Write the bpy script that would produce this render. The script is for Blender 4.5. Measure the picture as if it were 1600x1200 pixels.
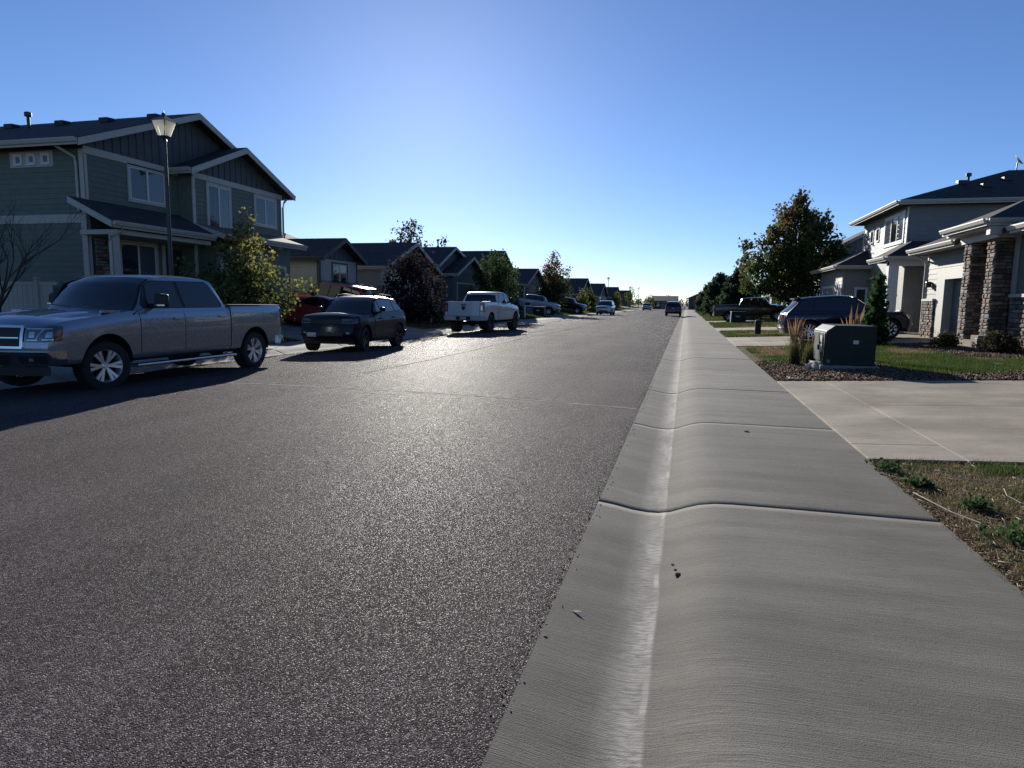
import bpy, bmesh, math, random
import numpy as np
from mathutils import Vector, Matrix

for o in list(bpy.data.objects):
    bpy.data.objects.remove(o)
scene = bpy.context.scene
COL = scene.collection
R = math.radians
random.seed(7)

# ------------------------------------------------------------------ camera
F_PX, VPX, VPY, ROLL, EYE = 1040.0, 1072.0, 475.0, R(0.75), 1.55
_d = np.array([VPX - 800, 600 - VPY, F_PX]); _d /= np.linalg.norm(_d)
_h = np.array([VPX - 700, 600 - VPY - 100 * math.tan(ROLL), F_PX])
_n = np.cross(_h, _d); _n /= np.linalg.norm(_n)
if _n[1] < 0: _n = -_n
_x = np.cross(_n, _d)
if _x[0] < 0: _x = -_x
cam_d = bpy.data.cameras.new('camera'); cam = bpy.data.objects.new('camera', cam_d); COL.objects.link(cam)
right = Vector((_x[0], _d[0], _n[0])); up = Vector((_x[1], _d[1], _n[1])); fwd = Vector((_x[2], _d[2], _n[2]))
mw = Matrix((right, up, -fwd)).transposed().to_4x4(); mw.translation = Vector((0, 0, EYE))
cam.matrix_world = mw
cam_d.sensor_width = 36.0; cam_d.lens = F_PX / 1600 * 36.0
cam_d.clip_start = 0.05; cam_d.clip_end = 6000
scene.camera = cam

# ------------------------------------------------------------------ sky, sun, exposure
SUN_AZ, SUN_EL = R(-21.5), R(17.3)          # azimuth from +Y towards +X
world = bpy.data.worlds.new('World'); scene.world = world; world.use_nodes = True
nt = world.node_tree; bg = nt.nodes['Background']
sky = nt.nodes.new('ShaderNodeTexSky'); sky.sky_type = 'NISHITA'; sky.sun_disc = False
sky.sun_elevation = SUN_EL; sky.sun_rotation = SUN_AZ
sky.altitude = 2000; sky.air_density = 1.0; sky.dust_density = 0.55; sky.ozone_density = 4.0
wb = nt.nodes.new('ShaderNodeVectorMath'); wb.operation = 'MULTIPLY'; wb.inputs[1].default_value = (0.90, 0.98, 1.16)   # the phone's cool white balance, same everywhere
nt.links.new(sky.outputs[0], wb.inputs[0]); nt.links.new(wb.outputs[0], bg.inputs[0]); bg.inputs[1].default_value = 0.063
sl = bpy.data.lights.new('sun', 'SUN'); sl.energy = 5.0; sl.angle = R(0.53); sl.color = (1.0, 0.95, 0.86)
so = bpy.data.objects.new('sun', sl); COL.objects.link(so)
sdir = Vector((math.sin(SUN_AZ) * math.cos(SUN_EL), math.cos(SUN_AZ) * math.cos(SUN_EL), math.sin(SUN_EL)))
so.rotation_euler = sdir.to_track_quat('Z', 'Y').to_euler()
so.location = sdir * 300
vs = scene.view_settings
vs.view_transform = 'Standard'; vs.look = 'None'; vs.gamma = 1.0; vs.use_curve_mapping = False
vs.exposure = 0.75
scene.cycles.use_adaptive_sampling = False; scene.cycles.use_denoising = True; scene.cycles.denoising_prefilter = 'NONE'

# ------------------------------------------------------------------ materials
MATS = {}
def mat(name, col, rough=0.6, metal=0.0, var=0.0, vscale=3.0, bump=0.0, bscale=40.0, coat=0.0, spec=0.5, stretch=None, detail=4):
    if name in MATS: return MATS[name]
    if metal < .5: col = tuple(c * .80 for c in col)
    m = bpy.data.materials.new(name); m.use_nodes = True
    t = m.node_tree; b = t.nodes['Principled BSDF']
    b.inputs['Base Color'].default_value = (*col, 1)
    b.inputs['Roughness'].default_value = rough; b.inputs['Metallic'].default_value = metal
    b.inputs['Specular IOR Level'].default_value = spec
    b.inputs['Coat Weight'].default_value = coat; b.inputs['Coat Roughness'].default_value = 0.04
    vec = None
    if var or bump:
        g = t.nodes.new('ShaderNodeNewGeometry'); vec = g.outputs['Position']
        if stretch:
            mp = t.nodes.new('ShaderNodeMapping'); mp.inputs['Scale'].default_value = stretch
            t.links.new(vec, mp.inputs[0]); vec = mp.outputs[0]
    if var:
        n = t.nodes.new('ShaderNodeTexNoise'); n.inputs['Scale'].default_value = vscale; n.inputs['Detail'].default_value = detail
        t.links.new(vec, n.inputs[0])
        r = t.nodes.new('ShaderNodeMapRange'); r.inputs['From Min'].default_value = .3; r.inputs['From Max'].default_value = .7
        r.inputs['To Min'].default_value = 1 - var; r.inputs['To Max'].default_value = 1 + var
        t.links.new(n.outputs[0], r.inputs[0])
        oi = t.nodes.new('ShaderNodeObjectInfo')
        r2 = t.nodes.new('ShaderNodeMapRange'); r2.inputs['To Min'].default_value = 1 - var * .5; r2.inputs['To Max'].default_value = 1 + var * .5
        t.links.new(oi.outputs['Random'], r2.inputs[0])
        mu = t.nodes.new('ShaderNodeMath'); mu.operation = 'MULTIPLY'
        t.links.new(r.outputs[0], mu.inputs[0]); t.links.new(r2.outputs[0], mu.inputs[1])
        mx = t.nodes.new('ShaderNodeVectorMath'); mx.operation = 'SCALE'; mx.inputs[0].default_value = col
        t.links.new(mu.outputs[0], mx.inputs['Scale']); t.links.new(mx.outputs[0], b.inputs['Base Color'])
    if bump:
        n = t.nodes.new('ShaderNodeTexNoise'); n.inputs['Scale'].default_value = bscale; n.inputs['Detail'].default_value = 3
        t.links.new(vec, n.inputs[0])
        bp = t.nodes.new('ShaderNodeBump'); bp.inputs['Strength'].default_value = bump; bp.inputs['Distance'].default_value = .02
        t.links.new(n.outputs[0], bp.inputs['Height']); t.links.new(bp.outputs[0], b.inputs['Normal'])
    MATS[name] = m
    return m

def N(t, typ, **kw):
    n = t.nodes.new(typ)
    for k, v in kw.items():
        if k in n.inputs: n.inputs[k].default_value = v
        else: setattr(n, k, v)
    return n

def asphalt_mat():
    m = bpy.data.materials.new('asphalt'); m.use_nodes = True; t = m.node_tree; b = t.nodes['Principled BSDF']; L = t.links.new
    g = N(t, 'ShaderNodeNewGeometry')
    v1 = N(t, 'ShaderNodeTexVoronoi', Scale=115.0); L(g.outputs['Position'], v1.inputs['Vector'])
    v2 = N(t, 'ShaderNodeTexVoronoi', Scale=190.0); L(g.outputs['Position'], v2.inputs['Vector'])
    n1 = N(t, 'ShaderNodeTexNoise', Scale=0.5, Detail=5.0); L(g.outputs['Position'], n1.inputs[0])
    mp = N(t, 'ShaderNodeMapping'); mp.inputs['Scale'].default_value = (1.1, .06, 1); L(g.outputs['Position'], mp.inputs[0])
    n2 = N(t, 'ShaderNodeTexNoise', Scale=1.0, Detail=3.0); L(mp.outputs[0], n2.inputs[0])
    cr = N(t, 'ShaderNodeValToRGB'); e = cr.color_ramp
    e.elements[0].position = 0; e.elements[0].color = (.044, .0375, .038, 1)
    e.elements[1].position = 1; e.elements[1].color = (.24, .22, .222, 1)
    x = e.elements.new(.55); x.color = (.080, .069, .0695, 1)
    x = e.elements.new(.72); x.color = (.132, .115, .115, 1)
    x = e.elements.new(.80); x.color = (.165, .150, .153, 1)
    L(v1.outputs['Color'], cr.inputs[0])
    a = N(t, 'ShaderNodeMath', operation='ADD'); L(n1.outputs[0], a.inputs[0]); L(n2.outputs[0], a.inputs[1])
    mr = N(t, 'ShaderNodeMapRange'); mr.inputs['From Min'].default_value = .7; mr.inputs['From Max'].default_value = 1.3
    mr.inputs['To Min'].default_value = .74; mr.inputs['To Max'].default_value = 1.24; L(a.outputs[0], mr.inputs[0])
    s = N(t, 'ShaderNodeVectorMath', operation='SCALE'); L(cr.outputs[0], s.inputs[0]); L(mr.outputs[0], s.inputs['Scale'])
    L(s.outputs[0], b.inputs['Base Color'])
    v3 = N(t, 'ShaderNodeTexVoronoi', Scale=270.0); L(g.outputs['Position'], v3.inputs['Vector']); sc_ = N(t, 'ShaderNodeSeparateColor'); L(v3.outputs['Color'], sc_.inputs[0])
    gl = N(t, 'ShaderNodeMapRange'); gl.inputs['From Min'].default_value = .84; gl.inputs['From Max'].default_value = .86; L(sc_.outputs[0], gl.inputs[0])
    for key, lo, hi in (('Roughness', .90, .50), ('Specular IOR Level', .02, .12)):       # glassy faces on some grains
        q = N(t, 'ShaderNodeMapRange'); q.inputs['To Min'].default_value = lo; q.inputs['To Max'].default_value = hi; L(gl.outputs[0], q.inputs[0]); L(q.outputs[0], b.inputs[key])
    ad = N(t, 'ShaderNodeMath', operation='ADD'); L(v1.outputs['Distance'], ad.inputs[0]); L(v2.outputs['Distance'], ad.inputs[1])
    iv = N(t, 'ShaderNodeMath', operation='MULTIPLY'); iv.inputs[1].default_value = -1; L(ad.outputs[0], iv.inputs[0])
    bp = N(t, 'ShaderNodeBump', Strength=1.0, Distance=.010); L(iv.outputs[0], bp.inputs['Height']); L(bp.outputs[0], b.inputs['Normal'])
    return m

def concrete_mat(name, col, silt=None, band=True):
    """broomed concrete; silt=(x centre, half width) = pale dried silt left in a gutter"""
    m = bpy.data.materials.new(name); m.use_nodes = True; t = m.node_tree; b = t.nodes['Principled BSDF']; L = t.links.new
    g = N(t, 'ShaderNodeNewGeometry'); P = g.outputs['Position']
    def noise(scale, sc, det=4.0):
        mp = N(t, 'ShaderNodeMapping'); mp.inputs['Scale'].default_value = sc; L(P, mp.inputs[0])
        n = N(t, 'ShaderNodeTexNoise', Scale=scale, Detail=det); L(mp.outputs[0], n.inputs[0]); return n.outputs[0]
    def rng(o, a, bb, lo, hi):
        r = N(t, 'ShaderNodeMapRange'); r.inputs['From Min'].default_value = a; r.inputs['From Max'].default_value = bb
        r.inputs['To Min'].default_value = lo; r.inputs['To Max'].default_value = hi; L(o, r.inputs[0]); return r.outputs[0]
    def mul(a, c):
        k = N(t, 'ShaderNodeMath', operation='MULTIPLY'); L(a, k.inputs[0]); L(c, k.inputs[1]); return k.outputs[0]
    def soften(a, k):
        q = N(t, 'ShaderNodeMath', operation='SUBTRACT'); L(a, q.inputs[0]); q.inputs[1].default_value = 1
        w = N(t, 'ShaderNodeMath', operation='MULTIPLY_ADD'); L(q.outputs[0], w.inputs[0]); L(k, w.inputs[1]); w.inputs[2].default_value = 1; return w.outputs[0]
    bands = noise(1.0, (.30, 4.5, 1), 7.0); fine = noise(1.0, (7.0, 150, 10), 3.0); blot = noise(1.3, (1, 1, 1), 6.0)
    grit = noise(210.0, (1, 1, 1), 2.0)
    f = mul(rng(bands, .32, .68, .80, 1.15) if band else rng(bands, .3, .7, .93, 1.07), soften(rng(fine, .28, .72, .70, 1.24), rng(noise(.9, (1.2, .7, 1), 3.0), .35, .62, .15, 1)))
    f = mul(f, rng(blot, .3, .7, .86, 1.12) if band else rng(blot, .32, .68, .74, 1.14)); f = mul(f, rng(grit, .3, .7, .72, 1.24))
    pit = N(t, 'ShaderNodeTexVoronoi', Scale=26.0); L(P, pit.inputs['Vector']); f = mul(f, rng(pit.outputs['Distance'], .06, .13, .55, 1))
    f = mul(f, rng(noise(.45, (1, 1.6, 1), 7.0), .40, .60, .86, 1.08))
    oi = N(t, 'ShaderNodeObjectInfo'); f = mul(f, rng(oi.outputs['Random'], 0, 1, .92, 1.08))
    s = N(t, 'ShaderNodeVectorMath', operation='SCALE'); s.inputs[0].default_value = col; L(f, s.inputs['Scale'])
    out = s.outputs[0]
    if silt:
        sx = N(t, 'ShaderNodeSeparateXYZ'); L(P, sx.inputs[0])
        w = noise(1.0, (.0, 1.6, 1), 4.0)
        off = N(t, 'ShaderNodeMath', operation='MULTIPLY_ADD'); off.inputs[1].default_value = .035; off.inputs[2].default_value = -silt[0] - .017
        L(w, off.inputs[0])
        dx = N(t, 'ShaderNodeMath', operation='ADD'); L(sx.outputs[0], dx.inputs[0]); L(off.outputs[0], dx.inputs[1])
        soft = mul(rng(dx.outputs[0], -.19, -.05, 0, 1), rng(dx.outputs[0], .012, .028, 1, 0))
        line = mul(rng(dx.outputs[0], -.022, -.004, 0, 1), rng(dx.outputs[0], .012, .022, 1, 0))
        pat = noise(1.0, (16, 60, 1), 5.0); pat2 = noise(1.0, (5, 2.2, 1), 4.0)
        k1 = mul(mul(soft, rng(pat, .34, .58, .12, .85)), rng(pat2, .35, .6, .35, 1)); k2 = mul(line, rng(noise(1.0, (1, 2.5, 1), 6.0), .46, .62, .0, .85))
        kk = N(t, 'ShaderNodeMath', operation='MAXIMUM'); L(k1, kk.inputs[0]); L(k2, kk.inputs[1]); k = kk.outputs[0]
        mx = N(t, 'ShaderNodeMix', data_type='RGBA'); L(k, mx.inputs[0]); L(out, mx.inputs[6]); mx.inputs[7].default_value = (.40, .38, .345, 1)
        out = mx.outputs[2]
    L(out, b.inputs['Base Color'])
    b.inputs['Roughness'].default_value = .9; b.inputs['Specular IOR Level'].default_value = .18
    ad = N(t, 'ShaderNodeMath', operation='ADD'); L(fine, ad.inputs[0]); L(grit, ad.inputs[1])
    bp = N(t, 'ShaderNodeBump', Strength=.5, Distance=.004); L(ad.outputs[0], bp.inputs['Height']); L(bp.outputs[0], b.inputs['Normal'])
    return m

def leaf_mat(name, rough=.55, transl=.45):
    m = bpy.data.materials.new(name); m.use_nodes = True; t = m.node_tree; L = t.links.new
    for n in list(t.nodes):
        if n.type == 'BSDF_PRINCIPLED': t.nodes.remove(n)
    a = N(t, 'ShaderNodeAttribute', attribute_name='tint')
    d = N(t, 'ShaderNodeBsdfDiffuse'); tr = N(t, 'ShaderNodeBsdfTranslucent'); gl = N(t, 'ShaderNodeBsdfGlossy', Roughness=rough)
    L(a.outputs[0], d.inputs[0])
    s = N(t, 'ShaderNodeVectorMath', operation='SCALE', Scale=1.25); L(a.outputs[0], s.inputs[0]); L(s.outputs[0], tr.inputs[0])
    gl.inputs[0].default_value = (.5, .5, .5, 1)
    m1 = N(t, 'ShaderNodeMixShader'); m1.inputs[0].default_value = transl; L(d.outputs[0], m1.inputs[1]); L(tr.outputs[0], m1.inputs[2])
    m2 = N(t, 'ShaderNodeMixShader'); m2.inputs[0].default_value = .025; L(m1.outputs[0], m2.inputs[1]); L(gl.outputs[0], m2.inputs[2])
    L(m2.outputs[0], t.nodes['Material Output'].inputs[0])
    return m

def soil_mat():
    m = bpy.data.materials.new('lawn soil'); m.use_nodes = True; t = m.node_tree; b = t.nodes['Principled BSDF']; L = t.links.new
    g = N(t, 'ShaderNodeNewGeometry')
    n = N(t, 'ShaderNodeTexNoise', Scale=.9, Detail=8.0); L(g.outputs['Position'], n.inputs[0])
    cr = N(t, 'ShaderNodeValToRGB'); e = cr.color_ramp
    e.elements[0].position = .36; e.elements[0].color = (.10, .075, .048, 1)
    e.elements[1].position = .66; e.elements[1].color = (.055, .075, .024, 1)
    L(n.outputs[0], cr.inputs[0])
    n2 = N(t, 'ShaderNodeTexNoise', Scale=60.0, Detail=4.0); L(g.outputs['Position'], n2.inputs[0])
    mr = N(t, 'ShaderNodeMapRange'); mr.inputs['To Min'].default_value = .45; mr.inputs['To Max'].default_value = 1.4; L(n2.outputs[0], mr.inputs[0])
    s = N(t, 'ShaderNodeVectorMath', operation='SCALE'); L(cr.outputs[0], s.inputs[0]); L(mr.outputs[0], s.inputs['Scale']); L(s.outputs[0], b.inputs['Base Color'])
    b.inputs['Roughness'].default_value = 1; b.inputs['Specular IOR Level'].default_value = .1
    bp = N(t, 'ShaderNodeBump', Strength=.9, Distance=.03); L(n2.outputs[0], bp.inputs['Height']); L(bp.outputs[0], b.inputs['Normal'])
    return m

def shingle_mat(name, col):
    m = bpy.data.materials.new(name); m.use_nodes = True; t = m.node_tree; b = t.nodes['Principled BSDF']; L = t.links.new
    g = N(t, 'ShaderNodeNewGeometry')
    v = N(t, 'ShaderNodeTexVoronoi', Scale=5.0); L(g.outputs['Position'], v.inputs['Vector'])
    n = N(t, 'ShaderNodeTexNoise', Scale=45.0, Detail=4.0); L(g.outputs['Position'], n.inputs[0])
    sp = N(t, 'ShaderNodeSeparateColor'); L(v.outputs['Color'], sp.inputs[0])
    a = N(t, 'ShaderNodeMath', operation='ADD'); L(sp.outputs[0], a.inputs[0]); L(n.outputs[0], a.inputs[1])
    mr = N(t, 'ShaderNodeMapRange'); mr.inputs['From Max'].default_value = 2; mr.inputs['To Min'].default_value = .6; mr.inputs['To Max'].default_value = 1.4; L(a.outputs[0], mr.inputs[0])
    s = N(t, 'ShaderNodeVectorMath', operation='SCALE'); s.inputs[0].default_value = col; L(mr.outputs[0], s.inputs['Scale']); L(s.outputs[0], b.inputs['Base Color'])
    b.inputs['Roughness'].default_value = .85; b.inputs['Specular IOR Level'].default_value = .2
    bp = N(t, 'ShaderNodeBump', Strength=.5, Distance=.01); L(n.outputs[0], bp.inputs['Height']); L(bp.outputs[0], b.inputs['Normal'])
    return m

ASPHALT = asphalt_mat()
WALK = concrete_mat('sidewalk concrete', (.148, .139, .119), silt=(-.10, .15))
WALK_L = concrete_mat('far sidewalk concrete', (.25, .24, .215))
DRIVE = concrete_mat('driveway concrete', (.30, .260, .208), band=False)
SOIL = soil_mat()
LEAF = leaf_mat('foliage'); GRASS = leaf_mat('grass blade', transl=.4); PLUME = leaf_mat('dry plume', transl=.5)
MULCH = leaf_mat('bark mulch', rough=.7, transl=.0)
SHINGLE = shingle_mat('dark shingle', (.045, .043, .045)); SHINGLE_BR = shingle_mat('weathered shingle', (.13, .115, .10))
BARK = mat('bark', (.075, .055, .042), .9, var=.35, vscale=14, bump=.8, bscale=50)
TRIM = mat('cream trim paint', (.52, .49, .43), .55, var=.06, bump=.05, bscale=30)
WHITE = mat('white vinyl', (.74, .74, .72), .45)
GLASS = mat('window glass', (.018, .024, .030), .04, spec=.9)
PALE_GLASS = mat('pale bluish window glass', (.10, .12, .14), .08, spec=.9)  # paler, bluer pane colour than the other window glass
TINT = mat('tinted car glass', (.008, .010, .013), .03, spec=.7)
SHIELD = mat('windscreen glass', (.022, .028, .034), .03, spec=1.0)
RUBBER = mat('tyre rubber', (.016, .016, .017), .8, bump=.2, bscale=90)
BLACK = mat('black plastic', (.012, .012, .013), .55)
DARK = mat('dark underbody', (.008, .008, .008), .85)
CHROME = mat('chrome', (.72, .72, .73), .12, 1.0)
ALLOY = mat('polished alloy', (.80, .81, .83), .30, .75)
BLKALLOY = mat('black alloy', (.02, .02, .021), .3, .6)
LENS = mat('headlamp lens', (.42, .44, .46), .08, .6, spec=.8, coat=1)
REDLENS = mat('red lamp lens', (.30, .012, .012), .12, coat=1)
AMBER = mat('amber lamp lens', (.55, .10, .015), .15, coat=1)
PLATE = mat('number plate', (.55, .57, .58), .4)
IRON = mat('black painted steel', (.012, .013, .016), .4, spec=.5)

# ------------------------------------------------------------------ mesh helpers
class MB:
    def __init__(s): s.v = []; s.f = []
    def add(s, vs, fs):
        n = len(s.v); s.v += [tuple(map(float, p)) for p in vs]; s.f += [tuple(i + n for i in q) for q in fs]; return s
    def box(s, x0, x1, y0, y1, z0, z1):
        return s.add([(x0,y0,z0),(x1,y0,z0),(x1,y1,z0),(x0,y1,z0),(x0,y0,z1),(x1,y0,z1),(x1,y1,z1),(x0,y1,z1)],
              [(0,3,2,1),(4,5,6,7),(0,1,5,4),(1,2,6,5),(2,3,7,6),(3,0,4,7)])
    def hexa(s, p):   # 8 points in box order
        return s.add(p, [(0,3,2,1),(4,5,6,7),(0,1,5,4),(1,2,6,5),(2,3,7,6),(3,0,4,7)])
    def grid(s, rows, flip=False, close=False):
        n = len(rows); m = len(rows[0]); vs = [p for r in rows for p in r]; fs = []
        for i in range(n - 1):
            for j in range(m if close else m - 1):
                k = (j + 1) % m
                q = (i*m+j, i*m+k, (i+1)*m+k, (i+1)*m+j)
                fs.append(q[::-1] if flip else q)
        return s.add(vs, fs)
    def tube(s, pts, rad, n=8, cap=True):
        pts = [Vector(p) for p in pts]
        if not hasattr(rad, '__len__'): rad = [rad] * len(pts)
        rows = []
        for i, p in enumerate(pts):
            d = (pts[min(i+1, len(pts)-1)] - pts[max(i-1, 0)]).normalized()
            a = d.cross(Vector((0, 0, 1)) if abs(d.z) < .9 else Vector((1, 0, 0))).normalized(); b = d.cross(a)
            rows.append([tuple(p + (a * math.cos(2*math.pi*k/n) + b * math.sin(2*math.pi*k/n)) * rad[i]) for k in range(n)])
        s.grid(rows, close=True)
        if cap:
            k = len(s.v); s.f.append(tuple(range(k - n, k))); s.f.append(tuple(reversed(range(k - n*len(pts), k - n*(len(pts)-1)))))
        return s
    def lathe(s, prof, n=24, axis='z', c=(0, 0, 0)):
        rows = []
        for i in range(n):
            a = 2*math.pi*i/n; ca, sa = math.cos(a), math.sin(a)
            if axis == 'z': rows.append([(c[0]+r*ca, c[1]+r*sa, c[2]+h) for r, h in prof])
            else: rows.append([(c[0]+h, c[1]+r*ca, c[2]+r*sa) for r, h in prof])
        rows.append(rows[0])
        return s.grid(rows)
    def prism(s, poly, h0, h1, axis=2):
        """poly in the two other axes, extruded along axis"""
        n = len(poly)
        def P(a, b, h):
            return (h, a, b) if axis == 0 else ((a, h, b) if axis == 1 else (a, b, h))
        return s.add([P(a, b, h0) for a, b in poly] + [P(a, b, h1) for a, b in poly],
              [tuple(reversed(range(n))), tuple(range(n, 2*n))] + [(i, (i+1) % n, n+(i+1) % n, n+i) for i in range(n)])
    def build(s, name, m, parent=None, loc=None, smooth=None, weld=False, bevel=0, normals=True):
        me = bpy.data.meshes.new(name); me.from_pydata(s.v, [], s.f)
        if weld or normals:
            bm = bmesh.new(); bm.from_mesh(me)
            if weld: bmesh.ops.remove_doubles(bm, verts=bm.verts, dist=1e-4)
            if weld: bmesh.ops.dissolve_degenerate(bm, edges=bm.edges, dist=1e-5)
            if normals: bmesh.ops.recalc_face_normals(bm, faces=bm.faces)
            bm.to_mesh(me); bm.free()
        if smooth is not None:
            me.polygons.foreach_set('use_smooth', [True] * len(me.polygons)); me.set_sharp_from_angle(angle=R(smooth))
        if m: me.materials.append(m)
        o = bpy.data.objects.new(name, me); COL.objects.link(o)
        if parent: o.parent = parent
        if loc: o.location = loc
        if bevel:
            bv = o.modifiers.new('bevel', 'BEVEL'); bv.width = bevel; bv.segments = 2; bv.limit_method = 'ANGLE'
        return o

def mobj(name, me, parent=None, loc=(0, 0, 0), rot=(0, 0, 0), sc=(1, 1, 1)):
    o = bpy.data.objects.new(name, me); COL.objects.link(o); o.parent = parent
    o.location = loc; o.rotation_euler = rot; o.scale = sc; return o
def tag(o, label=None, cat=None, group=None, kind=None):
    if label: o['label'] = label
    if cat: o['category'] = cat
    if group: o['group'] = group
    if kind: o['kind'] = kind
    return o
def empty(name, loc=(0, 0, 0), rot=(0, 0, 0), label=None, cat=None, group=None, kind=None):
    o = bpy.data.objects.new(name, None); COL.objects.link(o); o.location = loc; o.rotation_euler = rot; o.empty_display_size = .3
    return tag(o, label, cat, group, kind)
def raw_mesh(name, V, Fc, m, tint=None, parent=None, smooth=False):
    """V (n,3), Fc (k, 3 or 4) arrays; tint (k,3) per face colour"""
    me = bpy.data.meshes.new(name); k, w = Fc.shape
    me.vertices.add(len(V)); me.vertices.foreach_set('co', V.astype(np.float32).ravel())
    me.loops.add(k*w); me.loops.foreach_set('vertex_index', Fc.astype(np.int32).ravel())
    me.polygons.add(k); me.polygons.foreach_set('loop_start', np.arange(0, k*w, w, dtype=np.int32))
    me.update(calc_edges=True)
    if tint is not None:
        at = me.color_attributes.new('tint', 'FLOAT_COLOR', 'CORNER')
        c = np.ones((k*w, 4), np.float32); c[:, :3] = np.repeat(tint, w, axis=0); at.data.foreach_set('color', c.ravel())
    if m: me.materials.append(m)
    o = bpy.data.objects.new(name, me); COL.objects.link(o); o.parent = parent
    return o

# ------------------------------------------------------------------ terrain heights
XR, XA, XL, XLW = 1.78, -0.60, -10.85, -13.20      # walk edge right, asphalt right / left, walk edge left
def zr(x): return .065 + .045 * (min(x, 12.0) - XR)
def zl(x): return .065 + .12 * (XLW - max(x, -18.5))
def gz(x): return zr(max(x, XR)) if x > XR - .12 else (zl(x) if x < XLW else 0.0)
def crown(x): return .10 * (1 - ((x - (XA + XL) / 2) / ((XA - XL) / 2)) ** 2)

def sheet(name, xs_z, y0, y1, ny, m, parent=None):
    b = MB(); ys = [y0 + (y1 - y0) * (i / ny) ** 2 for i in range(ny + 1)] if ny > 1 else [y0, y1]
    b.grid([[(x, y, z) for x, z in xs_z] for y in ys]); return b.build(name, m, parent, smooth=40)

prof = [(-900, zl(-20)), (-60, zl(-20)), (-18.5, zl(-18.5)), (-16, zl(-16)), (XLW - .02, zl(XLW) - .012), (XLW + .3, -.25), (XR - .3, -.25), (XR + .02, zr(XR) - .012),
        (6, zr(6)), (12, zr(12)), (60, zr(12)), (900, zr(12))]
tag(sheet('ground', prof, -40, 2600, 24, SOIL), kind='structure')
road_prof = [(XA - 10.25 * i / 20, crown(XA - 10.25 * i / 20)) for i in range(21)]
road = tag(sheet('road', road_prof, -30, 420, 30, ASPHALT), kind='structure')

# transverse and lengthwise seams in the road
def strip(name, pts, w, m, parent, dz=.004, jit=.012):
    b = MB(); rows = []
    for i, (x, y) in enumerate(pts):
        j = pts[min(i+1, len(pts)-1)]; k = pts[max(i-1, 0)]; d = Vector((j[0]-k[0], j[1]-k[1])).normalized(); n = Vector((-d.y, d.x))
        ww = w * random.uniform(.6, 1.3); ox = random.uniform(-jit, jit)
        a = Vector((x, y)) + n * (ox + ww/2); c = Vector((x, y)) + n * (ox - ww/2)
        rows.append([(a.x, a.y, crown(a.x) + dz), (c.x, c.y, crown(c.x) + dz)])
    b.grid(rows); return b.build(name, m, parent)
SEAL_LIT = mat('lit seam sealant', (.52, .48, .47), 1.0, var=.4, vscale=12, spec=.05)  # pale sealed seam; the highlight on its step is put into the colour
TAR = mat('road tar seam', (.022, .020, .021), 1.0, var=.3, vscale=20, spec=.0)
strip('seam', [(XA - .05 - i * .12, 9.86 + .012 * math.sin(i * .5) + .01 * random.random()) for i in range(60)], .035, SEAL_LIT, road)
strip('seam', [(-6.15 + .08 * math.sin(i * .31) + .03 * random.random(), 12 + i * .9) for i in range(150)], .035, TAR, road)
strip('seam', [(XA - .02 - i * .12, 34 + .05 * math.sin(i)) for i in range(84)], .05, TAR, road)

# ------------------------------------------------------------------ kerb, gutter and sidewalk slabs
sec = [(-.60, .004), (-.48, -.012), (-.33, -.040), (-.22, -.050), (-.14, -.048), (-.05, -.030), (.06, .012), (.16, .044), (.27, .062), (.40, .067), (.9, .068), (1.78, .065)]
SL = 3.53
def slab_mesh(sec, mirror, m, gap=.014):
    b = MB(); L = SL - gap; bv = min(.005, gap * .5); rows = []
    for y, dz in ((0, -.12), (0, -bv), (bv, 0), (.10, 0), (L*.5, 0), (L-.10, 0), (L-bv, 0), (L, -bv), (L, -.12)):
        rows.append([((x if not mirror else mirror - x), y, z + dz) for x, z in sec])
    b.grid(rows); 
    return b.build('concrete_slab', m, None, smooth=50)
walk = empty('sidewalk', (0, 0, 0), kind='structure')
deep = slab_mesh(sec, None, WALK); fine_ = slab_mesh(sec, None, WALK, .004)
for k, o in ((-3, deep), (-2, fine_)): o.parent = walk; o.location = (0, 5.10 + k * SL, 0)
for i in range(-1, 56):
    c = (deep if i % 2 else fine_).copy(); COL.objects.link(c); c.parent = walk; c.location = (random.uniform(-.004, .004), 5.10 + SL * i, random.uniform(-.002, .002))
walk2 = empty('sidewalk', (0, 0, 0), kind='structure')
s1 = slab_mesh(sec, XL + XA, WALK_L); s1.parent = walk2; s1.location = (0, 3.0 - 3 * SL, 0)
for i in range(-2, 60):
    c = s1.copy(); COL.objects.link(c); c.parent = walk2; c.location = (0, 3.0 + SL * i, random.uniform(-.002, .002))

# ------------------------------------------------------------------ driveways
def slab_patch(parent, x0, x1, y0, y1, m, z, t=.10, dz=.0):
    g = .006; b = MB(); rows = []
    xs = [x0 + g, x0 + g, x0 + g + .006] + [x0 + (x1-x0) * k / 4 for k in (1, 2, 3)] + [x1 - g - .006, x1 - g, x1 - g]
    for y, e in ((y0 + g, -t), (y0 + g, -.006), (y0 + g + .006, 0), ((y0+y1)/2, 0), (y1 - g - .006, 0), (y1 - g, -.006), (y1 - g, -t)):
        rows.append([(x, y, z(x) + dz + min(e, (-t if k in (0, 8) else (-.006 if k in (1, 7) else 0)))) for k, x in enumerate(xs)])
    b.grid(rows); return b.build('concrete_slab', m, parent)
def driveway(cells, m=DRIVE, z=None, extra=.012):
    d = empty('driveway', (0, 0, 0), kind='structure')
    for x0, x1, y0, y1 in cells: slab_patch(d, x0, x1, y0, y1, m, z, dz=extra + random.uniform(-.002, .002))
    return d
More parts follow.
